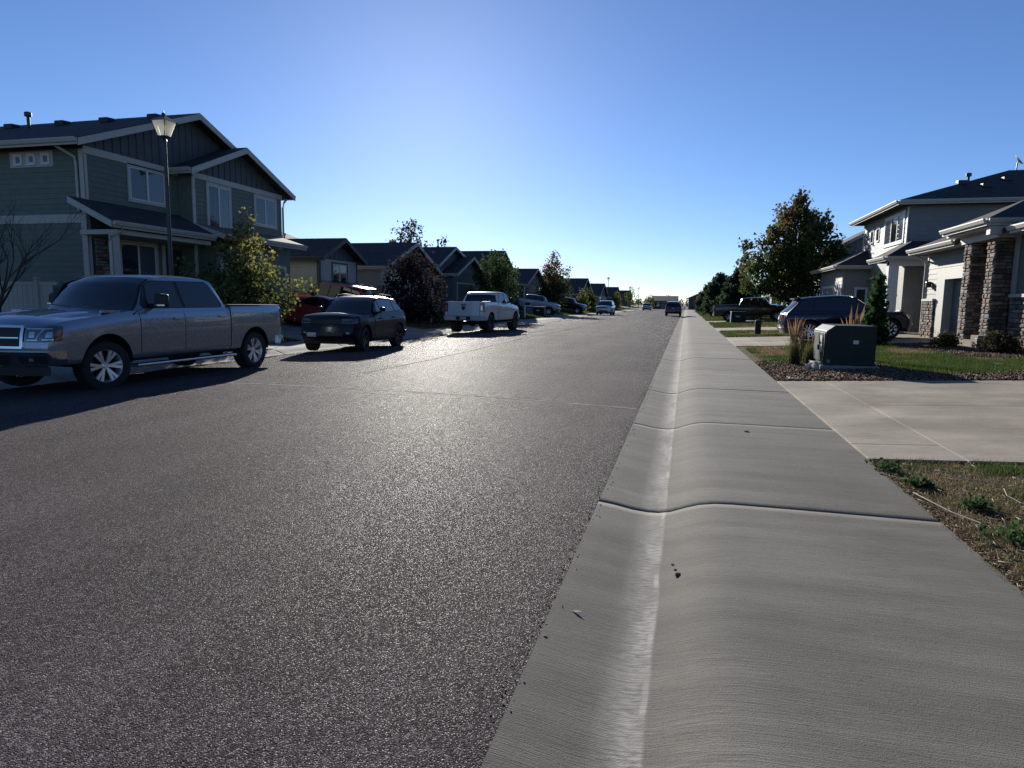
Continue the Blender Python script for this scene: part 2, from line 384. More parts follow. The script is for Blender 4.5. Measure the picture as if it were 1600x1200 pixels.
drv = driveway([(1.785, 2.64, 7.02, 7.75), (1.785, 2.64, 7.75, 10.62), (1.785, 2.64, 10.62, 13.85), (2.64, 6.1, 7.02, 10.62), (2.64, 6.1, 10.62, 13.85),
          (6.1, 9.6, 7.02, 10.62), (6.1, 9.6, 10.62, 13.85)], z=zr)
CRACK = mat('driveway crack', (.03, .026, .022), 1.0, spec=0)
b = MB(); pts = [(4.98, 15.0), (5.2, 14.6), (5.45, 14.45), (5.62, 14.1), (5.9, 13.6), (6.05, 13.1), (6.4, 12.7), (6.9, 12.5)]; pts = [(x, y - 1.25) for x, y in pts]
b.grid([[(x + .01, y - .012 * w, zr(x) + .019), (x - .01, y + .012 * w, zr(x) + .019)] for (x, y), w in zip(pts, (.2, .8, 1.3, .7, 1.5, .8, 1, .3))]); b.build('crack', CRACK, drv)
driveway([(1.785, 2.64, 25.0, 28.2), (1.785, 2.64, 28.2, 31.5), (2.64, 5.9, 25.0, 28.2), (2.64, 5.9, 28.2, 31.5), (5.9, 9.3, 25.0, 28.2), (5.9, 9.3, 28.2, 31.5)], z=zr)
driveway([(1.785, 5, 38.5, 43.5), (5, 9.4, 38.5, 43.5)], z=zr)
driveway([(1.785, 5, 56.0, 60.5), (5, 9.4, 56.0, 60.5)], z=zr)
driveway([(1.785, 5, 78, 83), (5, 9.4, 78, 83)], z=zr)
driveway([(-17.0, -13.21, 21.2, 26.8), (-15.2 - 1.8, -15.2 - 3.2, 21.2, 26.8)][:1], WALK_L, zl)
driveway([(-17.8, -13.21, 27.2, 32.5)], WALK_L, zl)
driveway([(-17.8, -13.21, 49.5, 54.5)], WALK_L, zl)
driveway([(-17.8, -13.21, 67, 76)], WALK_L, zl)
driveway([(-17.8, -13.21, 86, 91)], WALK_L, zl)

# ================================================================== vehicles
def lerp_tab(tab, x):
    if x <= tab[0][0]: return tab[0][1]
    for (a, va), (b, vb) in zip(tab, tab[1:]):
        if x <= b: return va + (vb - va) * (x - a) / (b - a)
    return tab[-1][1]

def paint(name, col, metal=.0, rough=.35):
    return mat(name, col, rough, metal, coat=.7)

class Car:
    """local frame: +y forward, x across, z up, wheels on z = 0"""
    def __init__(s, root, P, body_mat):
        s.r = root; s.P = P; s.m = body_mat; s.L = P['L']; s.W = P['W']; s.body()
        if 'cab' in P: s.cabin()
    def plan(s, y): return lerp_tab(s.P['plan'], y)
    def zt(s, y): return lerp_tab(s.P['zt'], y)
    def sx(s, y, z):
        u = max(0, min(1, (z - s.P['sill']) / (s.zt(y) - s.P['sill'])))
        return s.W * s.plan(y) * lerp_tab(s.P['prof'], u)
    def D(s, p):
        x, y, z = p; h = s.L / 2; P = s.P; yy = y
        if y > h - P['fl']:
            t = min(1.15, (y - (h - P['fl'])) / P['fl']); t = t * t
            yy = y - t * (lerp_tab(P['fdz'], z) + P['fbow'] * (x / s.W) ** 2)
        elif y < -h + P['rl']:
            t = min(1.15, (-y - (h - P['rl'])) / P['rl']); t = t * t
            yy = y + t * (lerp_tab(P['rdz'], z) + P['rbow'] * (x / s.W) ** 2)
        return (x, yy, z)
    def body(s):
        P = s.P; h = s.L / 2
        ys = set(np.round(np.linspace(-h, h, 61), 4))
        for ya, Ra, zc in P['arches']:
            for k in range(25): ys.add(round(ya - Ra * math.cos(math.pi * k / 24), 4))
            ys.add(round(ya - Ra - .003, 4)); ys.add(round(ya + Ra + .003, 4))
        bed = P.get('bed')
        if bed:
            for v in bed[:2]: ys.add(v); ys.add(round(v + .004, 4))
        ys = sorted(ys)
        ks = [1, .915, .905, .6, .3, 0, -.3, -.6, -.905, -.915, -1]
        U = sorted(set([u for u, _ in P['prof']] + [.1, .25, .5, .75]))
        rings = []
        for y in ys:
            zt = s.zt(y); zlo = P['sill']; zb = zlo
            for ya, Ra, zc in P['arches']:
                if abs(y - ya) < Ra: zb = max(zb, zc + math.sqrt(Ra * Ra - (y - ya) ** 2))
            side = []
            for u in U:
                z = max(zlo + u * (zt - zlo), min(zb, zt - .02)); side.append((s.sx(y, z), z))
            xt = s.sx(y, zt); cr = lerp_tab(P['crown'], y); deck = []
            for k in ks[1:-1]:
                z = zt + cr * (1 - k * k)
                if bed and bed[0] + .001 < y < bed[1] + .003 and abs(k) < .91: z = bed[2]
                deck.append((xt * k, z))
            rings.append(([(-x, y, z) for x, z in side], [(x, y, z) for x, z in side], [(x, y, z) for x, z in deck]))
        b = MB(); rows = []
        for lft, rgt, deck in rings:
            rows.append([s.D(p) for p in lft] + [s.D(p) for p in reversed(deck)] + [s.D(p) for p in reversed(rgt)])
        b.grid(rows)
        for lft, rgt, deck in (rings[0], rings[-1]):
            rr = []
            for i in range(len(U)):
                x, y, z = rgt[i]; rr.append([s.D((x * k, y, z)) for k in ks])
            rr[-1] = [s.D(rgt[-1])] + [s.D(p) for p in deck] + [s.D(lft[-1])]
            b.grid(rr)
        s.bo = b.build('body', s.m, s.r, weld=True, smooth=32)
        # inner arches and underbody
        u = MB(); w = s.W
        for ya, Ra, zc in P['arches']:
            for sg in (-1, 1):
                rows = []
                for k in range(13):
                    a = math.pi * k / 12; y = ya - Ra * math.cos(a); z = zc + Ra * math.sin(a)
                    rows.append([(sg * (s.sx(y, z) - .004), y, z - .002), (sg * (w - .34), y, z - .002)])
                u.grid(rows)
                u.prism([(ya - Ra * math.cos(math.pi*k/12), zc + Ra * math.sin(math.pi*k/12)) for k in range(13)], sg*(w-.34), sg*(w-.345), axis=0)
        a0 = P['arches'][0]; a1 = P['arches'][1]
        yb, yf = min(a0[0], a1[0]), max(a0[0], a1[0]); Ra = a0[1]
        zu = P['sill'] - .05
        u.box(-w*.9, w*.9, yb + Ra + .02, yf - Ra - .02, zu, P['sill'] + .15)
        u.box(-(w-.36), w-.36, -h*.93, h*.9, zu + .02, P['sill'] + .2)
        for ya, Ra, zc in P['arches']: u.tube([(-w*.8, ya, zc - .02), (w*.8, ya, zc - .02)], .05)
        if P.get('diff'): u.lathe([(.0, -.2), (.13, -.12), (.17, 0), (.13, .12), (.0, .2)], 12, 'x', (0, yb, a0[2] - .02))
        u.build('underbody', DARK, s.r)
    # ---- greenhouse
    def cw(s, z):
        C = s.P['cab']; return C['wb'] + (C['wr'] - C['wb']) * (z - C['zb']) / (C['zr'] - C['zb'])
    def roofpt(s, f, k):
        C = s.P['cab']; pr = C['prof']; i = max(0, min(len(pr) - 2, int(f))); t = f - i
        y = pr[i][0] + (pr[i+1][0] - pr[i][0]) * t; z = pr[i][1] + (pr[i+1][1] - pr[i][1]) * t
        w = s.cw(z); q = max(0., min(1., 1 - (f - C['nf']) / 1.5)) if f > C['nf'] else 1.
        g = max(0., min(1., 1 - (C['nr'] - f) / 1.5)) if f < C['nr'] else 1.
        y2 = y - C['bowf'] * k * k * q + C['bowr'] * k * k * g
        return Vector((w * k, y2, z - C.get('drop', .035) * abs(k) ** 5))
    def cabin(s):
        C = s.P['cab']; n = len(C['prof']); ks = [-1, -.97, -.9, -.7, -.45, -.2, 0, .2, .45, .7, .9, .97, 1]
        b = MB(); b.grid([[tuple(s.roofpt(i, k)) for k in ks] for i in range(n)])
        for sg in (-1, 1):
            rows = []
            for i in range(n):
                p = s.roofpt(i, sg); zb = C['zb'] - .07
                rows.append([(sg * s.cw(p.z + (zb - p.z) * t) , p.y, p.z + (zb - p.z) * t) for t in (0, .15, .5, 1)])
                rows[-1][0] = tuple(p)
            b.grid(rows)
        b.build('cabin', s.m, s.r, weld=True, smooth=38)
        def glass(name, f0, f1, kk, m, off=.007):
            rows = []
            for i in range(7):
                f = f0 + (f1 - f0) * i / 6; row = []
                for j in range(9):
                    k = -kk + 2 * kk * j / 8; p = s.roofpt(f, k); du = s.roofpt(f + .02, k) - s.roofpt(f - .02, k); dv = s.roofpt(f, k + .01) - s.roofpt(f, k - .01)
                    nn = dv.cross(du).normalized(); nn = -nn if nn.z < 0 else nn
                    row.append(tuple(p + nn * off))
                rows.append(row)
            g = MB(); g.grid(rows); return g.build(name, m, s.r, smooth=60)
        glass('windscreen_seal', C['ws'][0] - .05, C['ws'][1] + .06, .945, BLACK, .004)
        s.ws = glass('windscreen', C['ws'][0], C['ws'][1], .915, C.get('wsmat', SHIELD), .008)
        glass('rear_window_seal', C['rw'][0] - .05, C['rw'][1] + .05, .90, BLACK, .004)
        glass('rear_window', C['rw'][0], C['rw'][1], .87, TINT, .008)
        for sg in (-1, 1):
            if C.get('dlo'): s.cabpoly('window_surround', C['dlo'], sg, .004, BLACK)
            for pl in C['panes']: s.cabpoly('side_window', pl, sg, .010, TINT)
    def cabpoly(s, name, poly, sg, off, m):
        b = MB(); pts = [(sg * (s.cw(z) + off), y, z) for y, z in poly]; ins = [(sg * (s.cw(z) - .02), y, z) for y, z in poly]; n = len(poly)
        b.add(pts + ins, [tuple(range(n))] + [(i, (i+1) % n, n + (i+1) % n, n + i) for i in range(n)])
        return b.build(name, m, s.r)
    # ---- panels that follow the body
    def side_grid(s, name, yl, yr, u0, u1, sg, off, m, parent=None, ny=14, thick=.012):
        U = [u0] + [u for u, _ in s.P['prof'] if u0 < u < u1] + [.1, .25, .5, .75] + [u1]; U = sorted(set(u for u in U if u0 <= u <= u1)); zl = s.P['sill']
        def pt(y, u, o):
            z = zl + u * (s.zt(y) - zl); return s.D((sg * (s.sx(y, z) + o), y, z))
        b = MB(); yy = [[yl(u) + (yr(u) - yl(u)) * k / ny for k in range(ny + 1)] for u in U]
        b.grid([[pt(y, u, off) for y in r] for r, u in zip(yy, U)])
        edge = [(yy[0][k], U[0]) for k in range(ny)] + [(yy[i][ny], U[i]) for i in range(len(U)-1)] + [(yy[-1][k], U[-1]) for k in range(ny, 0, -1)] + [(yy[i][0], U[i]) for i in range(len(U)-1, 0, -1)]
        b.grid([[pt(y, u, off) for y, u in edge], [pt(y, u, off - thick) for y, u in edge]], close=True)
        return b.build(name, m, parent or s.r, weld=True, smooth=32)
    def wrap(s, name, end, s0, s1, z0, z1, off, m, parent=None, n=16, nz=3, thick=.03):
        """shell round the nose (end=1) or tail (end=-1); s is metres along the plan outline from the middle"""
        h = s.L / 2
        def pt(q, z, o):
            sg = 1 if q >= 0 else -1; a = abs(q); we = s.sx(end * h, z)
            if a <= we - .05: x, y, nx, ny = a, h, 0, 1
            elif a <= we: t = (a - we + .05) / .05; x, y, nx, ny = a, h, t * .7, 1 - t * .3
            else: y = h - (a - we); x = s.sx(end * y, z); nx, ny = 1, 0
            px, py, pz = s.D((sg * x, end * y, z)); l = math.hypot(nx, ny)
            return (px + sg * nx / l * o, py + end * ny / l * o, pz)
        f0 = z0 if callable(z0) else (lambda q: z0); f1 = z1 if callable(z1) else (lambda q: z1)
        Q = [s0 + (s1 - s0) * i / n for i in range(n + 1)]
        G = [[pt(q, f0(q) + (f1(q) - f0(q)) * j / nz, off) for j in range(nz + 1)] for q in Q]
        B = [[pt(q, f0(q) + (f1(q) - f0(q)) * j / nz, off - thick) for j in range(nz + 1)] for q in Q]
        b = MB(); b.grid(G)
        e = lambda X: [X[i][0] for i in range(n)] + [X[n][j] for j in range(nz)] + [X[i][nz] for i in range(n, 0, -1)] + [X[0][j] for j in range(nz, 0, -1)]
        b.grid([e(G), e(B)], close=True)
        return b.build(name, m, parent or s.r, weld=True, smooth=35)
    def doors(s, splits, u0, u1, handle_u=.8, hm=None, lean=.0, far=True, sides=(-1, 1)):
        for sg in sides:
            for a, bb in zip(splits, splits[1:]):
                a_, b_ = (a if callable(a) else (lambda u, a=a: a)), (bb if callable(bb) else (lambda u, bb=bb: bb))
                s.side_grid('door_seam', b_, a_, u0 - .008, u1, sg, .0035, BLACK)
                d = s.side_grid('door', lambda u: b_(u) + .007, lambda u: a_(u) - .007, u0, u1 - .001, sg, .007, s.m, thick=.006)
                if hm:
                    z = s.P['sill'] + handle_u * (s.zt(b_(.8)) - s.P['sill']); y0 = b_(.8) + .08; x = s.sx(y0, z)
                    hb = MB(); X0, X1 = sorted((sg * (x + .004), sg * (x + .045)))
                    hb.prism([(y0, z - .02), (y0 + .2, z - .016), (y0 + .21, z), (y0 + .2, z + .018), (y0, z + .02)], X0, X1, axis=0)
                    hb.build('handle', hm, d, bevel=.008)
    def mirrors(s, y, z, m, size=(.20, .16, .19), cap=None, m2=None):
        for sg in (-1, 1):
            x0 = s.cw(z) if 'cab' in s.P else s.W
            b = MB(); a, bb, c = size; x = x0 + .09
            P = [(.0, -.8, -.5), (1, -1, -.45), (1, .55, -.35), (0, .75, -.4), (0, -.8, .5), (1, -1, .42), (1, .45, .35), (0, .7, .45)]
            b.hexa([(sg * (x + p[0] * a), y + p[1] * bb * .5, z + .08 + p[2] * c) for p in P])
            o = b.build('mirror', m, s.r, bevel=.035, smooth=50)
            o.modifiers['bevel'].segments = 3
            k = MB(); k.box(*sorted((sg * (x0 - .04), sg * (x + .04))), y - .05, y + .05, z - .05, z + .02); k.build('mirror_arm', BLACK, o, bevel=.01)
            if m2:
                k = MB(); k.box(*sorted((sg * (x + .02), sg * (x + a * .97))), y + .2 * bb, y + .5 * bb * .9, z - .025, z + .012); k.build('mirror_trim', m2, o, bevel=.008)
    def wheels(s, r, width, rim_r, rim_m, spokes=5, style='twin', steer=0.0, xin=.03, tread=True):
        key = (round(r, 3), width, rim_r, rim_m.name, spokes, style)
        for ya, Ra, zc in s.P['arches']:
            for sg in (-1, 1):
                x = sg * (s.W * s.plan(ya) - width / 2 - xin)
                fr = ya > 0
                rot = (random.uniform(0, 6.28), 0, (math.pi if sg < 0 else 0) + (steer if fr else 0))
                tm, rm = wheel_meshes(key)
                t = mobj('wheel', tm, s.r, (x, ya, r), (0, 0, rot[2])); mobj('rim', rm[0], t, rot=(rot[0], 0, 0))
                mobj('brake_disc', rm[1], t)

_wc = {}
def wheel_meshes(key):
    if key in _wc: return _wc[key]
    r, w, rr, mname, ns, style = key; h = w / 2
    t = MB(); t.lathe([(rr, -h*.85), (rr + .012, -h*.98), (r*.86, -h*1.06), (r*.95, -h*.98), (r*.985, -h*.80), (r, -h*.5), (r, h*.5), (r*.985, h*.80), (r*.95, h*.98), (r*.86, h*1.06), (rr + .012, h*.98), (rr, h*.85)], 48, 'x')
    nt_ = 44
    for i in range(nt_):                                  # shoulder tread blocks
        a0 = 2*math.pi*i/nt_; a1 = a0 + 2*math.pi/nt_*.62
        for sg in (-1, 1):
            P = []
            for rad in (r*.94, r*1.012):
                for xx, aa in ((h*.45, a0), (h*1.0, a0), (h*1.0, a1), (h*.45, a1)):
                    if rad > r and xx > h*.9: rd = r*.975
                    else: rd = rad
                    P.append((sg*xx, rd*math.cos(aa), rd*math.sin(aa)))
            t.hexa(P)
    to = t.build('wheel', RUBBER, None, smooth=30)
    g = MB()
    g.lathe([(rr*.96, -h*.8), (rr*.93, 0), (rr*.93, h*.55), (rr*.97, h*.80), (rr*1.0, h*.90), (rr*1.03, h*.84), (rr*1.02, h*.6)], 40, 'x')
    for i in range(ns):
        a = 2*math.pi*i/ns
        offs = [(-.16, .10), (.16, .10)] if style == 'twin' else ([(0, .20)] if style == 'wide' else [(-.09, .055), (.09, .055)])
        for da, wd in offs:
            pts = []
            for rad, hw, x0, x1 in ((rr*.16, wd*.55, h*.42, h*.66), (rr*.97, wd*1.0, h*.58, h*.86)):
                aa = a + da * (.35 if rad < rr*.5 else 1.0); ca, sa = math.cos(aa), math.sin(aa)
                for xx in (x0, x1):
                    for q in (-1, 1): pts.append((xx, rad*ca - q*hw*rr*sa, rad*sa + q*hw*rr*ca))
            p = pts; g.hexa([p[0], p[4], p[5], p[1], p[2], p[6], p[7], p[3]])
        if style == 'wide':
            ca, sa = math.cos(a), math.sin(a)
    g.lathe([(0, h*.74), (rr*.13, h*.74), (rr*.17, h*.66), (rr*.24, h*.60), (rr*.26, h*.4)], 16, 'x')
    go = g.build('rim', bpy.data.materials[mname], None, smooth=30)
    d = MB(); d.lathe([(0, -h*.3), (rr*.9, -h*.3), (rr*.9, -h*.1), (rr*.72, h*.02), (rr*.72, h*.06), (0, h*.06)], 32, 'x')
    do = d.build('brake_disc', DARK, None, smooth=40)
    res = (to.data, (go.data, do.data))
    for o in (to, go, do): bpy.data.objects.remove(o)
    _wc[key] = res; return res

def tube_part(name, pts, r, m, parent, n=8):
    return MB().tube(pts, r, n).build(name, m, parent, smooth=60)

PICK_PROF = [(0, .955), (.06, .975), (.30, .990), (.52, 1.0), (.70, .998), (.80, .990), (.92, .975), (1, .945)]
def pickup_spec(L=6.0, W=1.03, yf=2.05, yr=-1.85, tyre=.405, lift=0.0, H=1.94, cabx=(1.62, 1.0, -.72, -1.02), bedy=-1.06):
    h = L / 2; z = lift; A, B, Cc, Dd = cabx
    return dict(L=L, W=W, sill=.49 + z,
        zt=[(-h, 1.38 + z), (bedy, 1.39 + z), (bedy + .01, 1.335 + z), (A - .3, 1.31 + z), (A + .1, 1.27 + z), (h - .35, 1.14 + z), (h - .08, 1.08 + z), (h, 1.03 + z)],
        plan=[(-h, .955), (-h + .12, .985), (-h + .5, 1), (h - .9, 1), (h - .4, .985), (h - .12, .955), (h, .93)],
        prof=PICK_PROF, crown=[(bedy, .0), (A - .1, .03), (A + .1, .07), (h - .3, .10), (h, .09)],
        arches=[(yf, tyre + .105, tyre + .02), (yr, tyre + .095, tyre + .02)],
        fl=.75, fdz=[(.5 + z, .06), (.7 + z, 0), (.95 + z, .03), (1.2 + z, .10)], fbow=.20, rl=.3, rdz=[(.5 + z, .05), (.7 + z, 0), (1.4 + z, .03)], rbow=.05,
        bed=(-h + .06, bedy - .08, .88 + z), diff=True,
        cab=dict(wb=W * .955, wr=W * .775, zb=1.33 + z, zr=H, bowf=.16, bowr=.03, nf=4, nr=12, ws=(.25, 3.7), rw=(12.35, 14.6), drop=.045,
            prof=[(A, 1.27 + z), (A - .20, 1.43 + z), (B + .20, 1.765 + z), (B + .07, 1.842 + z), (B - .03, H - .045), (B - .18, H - .015), (B - .40, H), (0, H + .012), (-.25, H + .01), (Cc + .35, H - .002), (Cc + .12, H - .025), (Cc + .02, H - .05),
                  (Cc - .04, H - .09), (Cc - .16, H - .33), (Dd + .03, 1.36 + z), (Dd, 1.26 + z)],
            dlo=[(A - .40, 1.335 + z), (A - .36, 1.40 + z), (B + .08, 1.755 + z), (B - .10, 1.83 + z), (Cc + .20, 1.845 + z), (Cc + .11, 1.79 + z), (Dd + .17, 1.42 + z), (Dd + .21, 1.345 + z)],
            panes=[[(A - .50, 1.35 + z), (B + .05, 1.745 + z), (B - .10, 1.81 + z), ((A + Dd) / 2 + .06, 1.82 + z), ((A + Dd) / 2 - .02, 1.35 + z)],
                   [((A + Dd) / 2 - .10, 1.35 + z), ((A + Dd) / 2 - .03, 1.82 + z), (Cc + .22, 1.825 + z), (Cc + .14, 1.78 + z), (Dd + .22, 1.41 + z), (Dd + .25, 1.35 + z)]]))

def pickup(name, label, loc, rz, body, spec, rim_m=ALLOY, rim_r=.265, tyre=.405, tw=.285, chrome=True, group=None, pitch=0, steer=0, style='twin', spokes=6, bumper=None, detail=True, handle=None):
    root = empty(name, loc, (pitch, 0, rz), label, 'pickup truck', group)
    c = Car(root, spec, body); h = spec['L'] / 2; z = spec['sill'] - .49; C = spec['cab']; W = spec['W']
    A = C['prof'][0][0]; Dd = C['prof'][-1][0]; mid = (A + Dd) / 2
    bm_ = bumper or (CHROME if chrome else body)
    c.wheels(tyre, tw, rim_r, rim_m, spokes, style, steer)
    bedy = spec['bed'][1] + .08
    c.doors([A - .28, mid - .03, lambda u: Dd + .06 - .02 * u], .10, .995, .80, handle or (CHROME if chrome else body))
    for sg in (-1, 1):                                          # gap between cab and bed
        c.side_grid('bed_gap', lambda u: bedy - .012, lambda u: bedy + .012, .0, .998, sg, .004, BLACK, ny=1)
        X = sorted((sg * (W * .97), sg * (W * .80)))
        b = MB(); b.box(X[0], X[1], spec['arches'][1][0] + .62, spec['arches'][0][0] - .60, .33 + z, .385 + z); b.build('side_step', CHROME if chrome else BLACK, root, bevel=.02)
        y0, y1 = -h + .08, bedy - .03
        b = MB(); b.grid([[(sg * (c.sx(y, 1.38 + z) * k), y, c.zt(y) + dz) for k, dz in ((1.008, -.03), (1.006, .012), (.90, .016), (.895, -.02))] for y in (y0, (y0 + y1) / 2, y1)]); b.build('bed_rail_cap', BLACK, root, smooth=30)
    # tail
    c.wrap('tailgate_seam', -1, -W*.80, W*.80, .70 + z, 1.345 + z, .004, BLACK)
    tg = c.wrap('tailgate', -1, -W*.785, W*.785, .715 + z, 1.36 + z, .014, body)
    c.wrap('tailgate_handle', -1, -.13, .13, 1.20 + z, 1.25 + z, .030, BLACK, tg)
    hh = -h - .018
    em = MB(); em.prism([(-.095, 1.11 + z), (-.08, 1.15 + z), (0, 1.165 + z), (.08, 1.15 + z), (.095, 1.11 + z), (.05, 1.0 + z), (0, .965 + z), (-.05, 1.0 + z)], hh - .012, hh + .02, axis=1); em.build('emblem', BLACK, tg)
    for sg in (-1, 1):
        tl = c.wrap('tail_light', -1, sg*W*.805, sg*(W*.955 + .10), .90 + z, 1.31 + z, .016, REDLENS, n=8)
        c.wrap('tail_light_lens', -1, sg*W*.84, sg*W*.92, .97 + z, 1.20 + z, .022, LENS, tl, n=4)
    rb = c.wrap('rear_bumper', -1, -(W*.95 + .22), W*.95 + .22, .50 + z, .685 + z, .075, bm_, n=24, thick=.12)
    c.wrap('bumper_step', -1, -.36, .36, .52 + z, .68 + z, .082, BLACK, rb, n=6)
    c.wrap('number_plate', -1, -.155, .155, .545 + z, .66 + z, .090, PLATE, rb, n=2)
    # nose
    g = c.wrap('grille', 1, -W*.60, W*.60, .76 + z, 1.07 + z, .012, BLACK, n=10)
    gm = CHROME if chrome else body
    for zz in (.75, 1.06): c.wrap('grille_bar', 1, -W*.60, W*.60, zz + z, zz + .032 + z, .030, gm, g, n=10)
    c.wrap('grille_bar', 1, -W*.55, W*.55,   .90 + z, .918 + z, .03, gm, g, n=10)
    for sg in (-1, 1):
        c.wrap('grille_bar', 1, sg*W*.57, sg*W*.61, .77 + z, 1.07 + z, .030, gm, g, n=2)
        hl = c.wrap('headlight', 1, sg*W*.635, sg*(W*.93 + .30), lambda q: (.845 + .06 * max(0, (abs(q) - W*.9))) + z, lambda q: 1.055 + z + .03 * min(1, max(0, (abs(q) - W*.6) / .4)), .012, SMOKE, n=14)
        for a, bb, z_0, z_1 in ((.64, .98, 1.035, 1.055), (.66, .80, .865, .885), (.86, 1.02, .875, .893)): c.wrap('lamp_strip', 1, sg*W*a, sg*W*bb, z_0 + z, z_1 + z, .020, LENS, hl, n=6)
        c.wrap('lamp_strip', 1, sg*W*.78, sg*W*.87, lambda q: z + .87 + .16 * (abs(q) / W - .78) / .09, lambda q: z + .895 + .16 * (abs(q) / W - .78) / .09, .020, LENS, hl, n=4)
        for a, bb in ((.69, .76), (.90, .99)): c.wrap('headlight_projector', 1, sg*W*a, sg*W*bb, .915 + z, 1.0 + z, .022, LENS, hl, n=4)
        c.wrap('side_marker', 1, sg*(W*.93 + .17), sg*(W*.93 + .26), .93 + z, 1.02 + z, .017, AMBER, hl, n=3)
    fb = c.wrap('front_bumper', 1, -(W*.93 + .34), W*.93 + .34, lambda q: .47 + z + .02 * abs(q), .70 + z, .055, bm_, n=30, nz=4, thick=.1)
    c.wrap('air_intake', 1, -W*.42, W*.42, .50 + z, .66 + z, .061, BLACK, fb, n=8)
    for sg in (-1, 1):
        fr = c.wrap('fog_light_bezel', 1, sg*W*.56, sg*W*.90, .525 + z, .645 + z, .061, BLACK, fb, n=5)
        c.wrap('fog_light', 1, sg*W*.70, sg*W*.76, .56 + z, .61 + z, .066, LENS, fr, n=2)
        b = MB(); b.prism([(A + .18, 0), (A + .62, 0), (A + .58, .05), (A + .22, .05)], 0, .03, axis=2)
    c.wrap('front_valance', 1, -(W*.9), W*.9, .34 + z, .475 + z, .02, BLACK, n=16)
    c.mirrors(A - .62, 1.40 + z, BLACK, (.23, .15, .27) , m2=CHROME if chrome else None)
    b = MB(); b.tube([(-.6, A + .03, 1.345 + z), (-.1, A - .02, 1.40 + z)], .008, 5); b.tube([(.1, A + .05, 1.36 + z), (.6, A - .05, 1.385 + z)], .008, 5); b.build('wiper', BLACK, root)
    for sg in (-1, 1):                                          # raised bonnet ridges
        b = MB(); rows = []
        for k in range(11):
            t = k / 10; y = A + .30 + (h - .42 - A - .30) * t; zz = c.zt(y); cr = lerp_tab(spec['crown'], y); w = c.sx(y, zz); e = math.sin(math.pi * t) ** .6
            rows.append([(sg*w*q, y, zz + cr * (1 - q*q) + dz) for q, dz in ((.42, -.012), (.47, .014 * e - .006 * (1 - e)), (.56, .022 * e - .008 * (1 - e)), (.66, .016 * e - .008 * (1 - e)), (.74, -.012))])
        b.grid(rows); b.build('bonnet_ridge', body, root, smooth=60)
    return c

SMOKE = mat('clear lamp cover', (.05, .055, .06), .06, .2, coat=1, spec=.8)
P_GREY = paint('gunmetal grey paint', (.26, .30, .345), .7, .24)
spec1 = pickup_spec(L=6.24, W=1.03, yf=1.90, yr=-2.00, tyre=.405, cabx=(1.50, .88, -.84, -1.14), bedy=-1.18)
zc = lambda x: crown(x)
grey = pickup('pickup_truck', 'grey crew cab pickup with chrome bumper and polished wheels, nose cut by the photo edge', (-10.13, 10.76, .015), R(180.5), P_GREY, spec1, steer=R(-14), spokes=6)
for sg in (-1, 1):                                              # bonnet side vents
    b = MB(); W = 1.03
    y0, y1 = spec1['cab']['prof'][0][0] + .02, spec1['cab']['prof'][0][0] + .42
    b.prism([(sg*.80, y0), (sg*.93, y0 + .02), (sg*.93, y1), (sg*.80, y1 - .08)], 1.26, 1.305, axis=2); b.build('bonnet_vent', P_GREY, grey.r, bevel=.01)

P_WHITE = paint('white paint', (.62, .63, .64), .0, .3)
spec2 = pickup_spec(L=6.05, W=1.02, yf=2.10, yr=-1.85, tyre=.46, lift=.13, H=2.03, cabx=(1.50, .95, -.55, -.80), bedy=-.84)
white = pickup('pickup_truck', 'white lifted pickup seen from its tailgate, on big dark tyres', (-10.02, 33.1, .02), R(-3), P_WHITE, spec2, rim_m=BLKALLOY, rim_r=.27, tyre=.46, tw=.33, chrome=False, style='thin', spokes=8)

P_SILVER = paint('silver white paint', (.50, .52, .54), .2, .3)
spec3 = pickup_spec(L=5.9, W=1.0, yf=1.95, yr=-1.75, tyre=.40, lift=.05, H=1.95)
pickup('pickup_truck', 'silver white pickup nosing down a driveway towards the street beside a dark cabinet', (-16.1, 71.0, zl(-16.1) + .0), R(-90), P_SILVER, spec3, pitch=R(-6.5), rim_r=.25, tyre=.40)
P_BLK = paint('black paint', (.012, .013, .016), .0, .25)
spec4 = pickup_spec(L=5.8, W=1.0, yf=1.9, yr=-1.7, tyre=.41, lift=.06, H=1.93)
pickup('pickup_truck', 'black pickup on the driveway beyond the silver white pickup', (-15.4, 86.4, zl(-15.4)), R(-90), P_BLK, spec4, pitch=R(-6.5), chrome=True, rim_r=.25, tyre=.41)
spec5 = pickup_spec(L=5.9, W=1.0, yf=1.95, yr=-1.75, tyre=.40, H=1.92)
pickup('pickup_truck', 'dark pickup parked tail to the street on the right hand driveway past the maple', (5.2, 58.2, zr(5.2) + .01), R(-90), P_BLK, spec5, pitch=R(2.5), chrome=False, rim_m=ALLOY, rim_r=.25, tyre=.40)

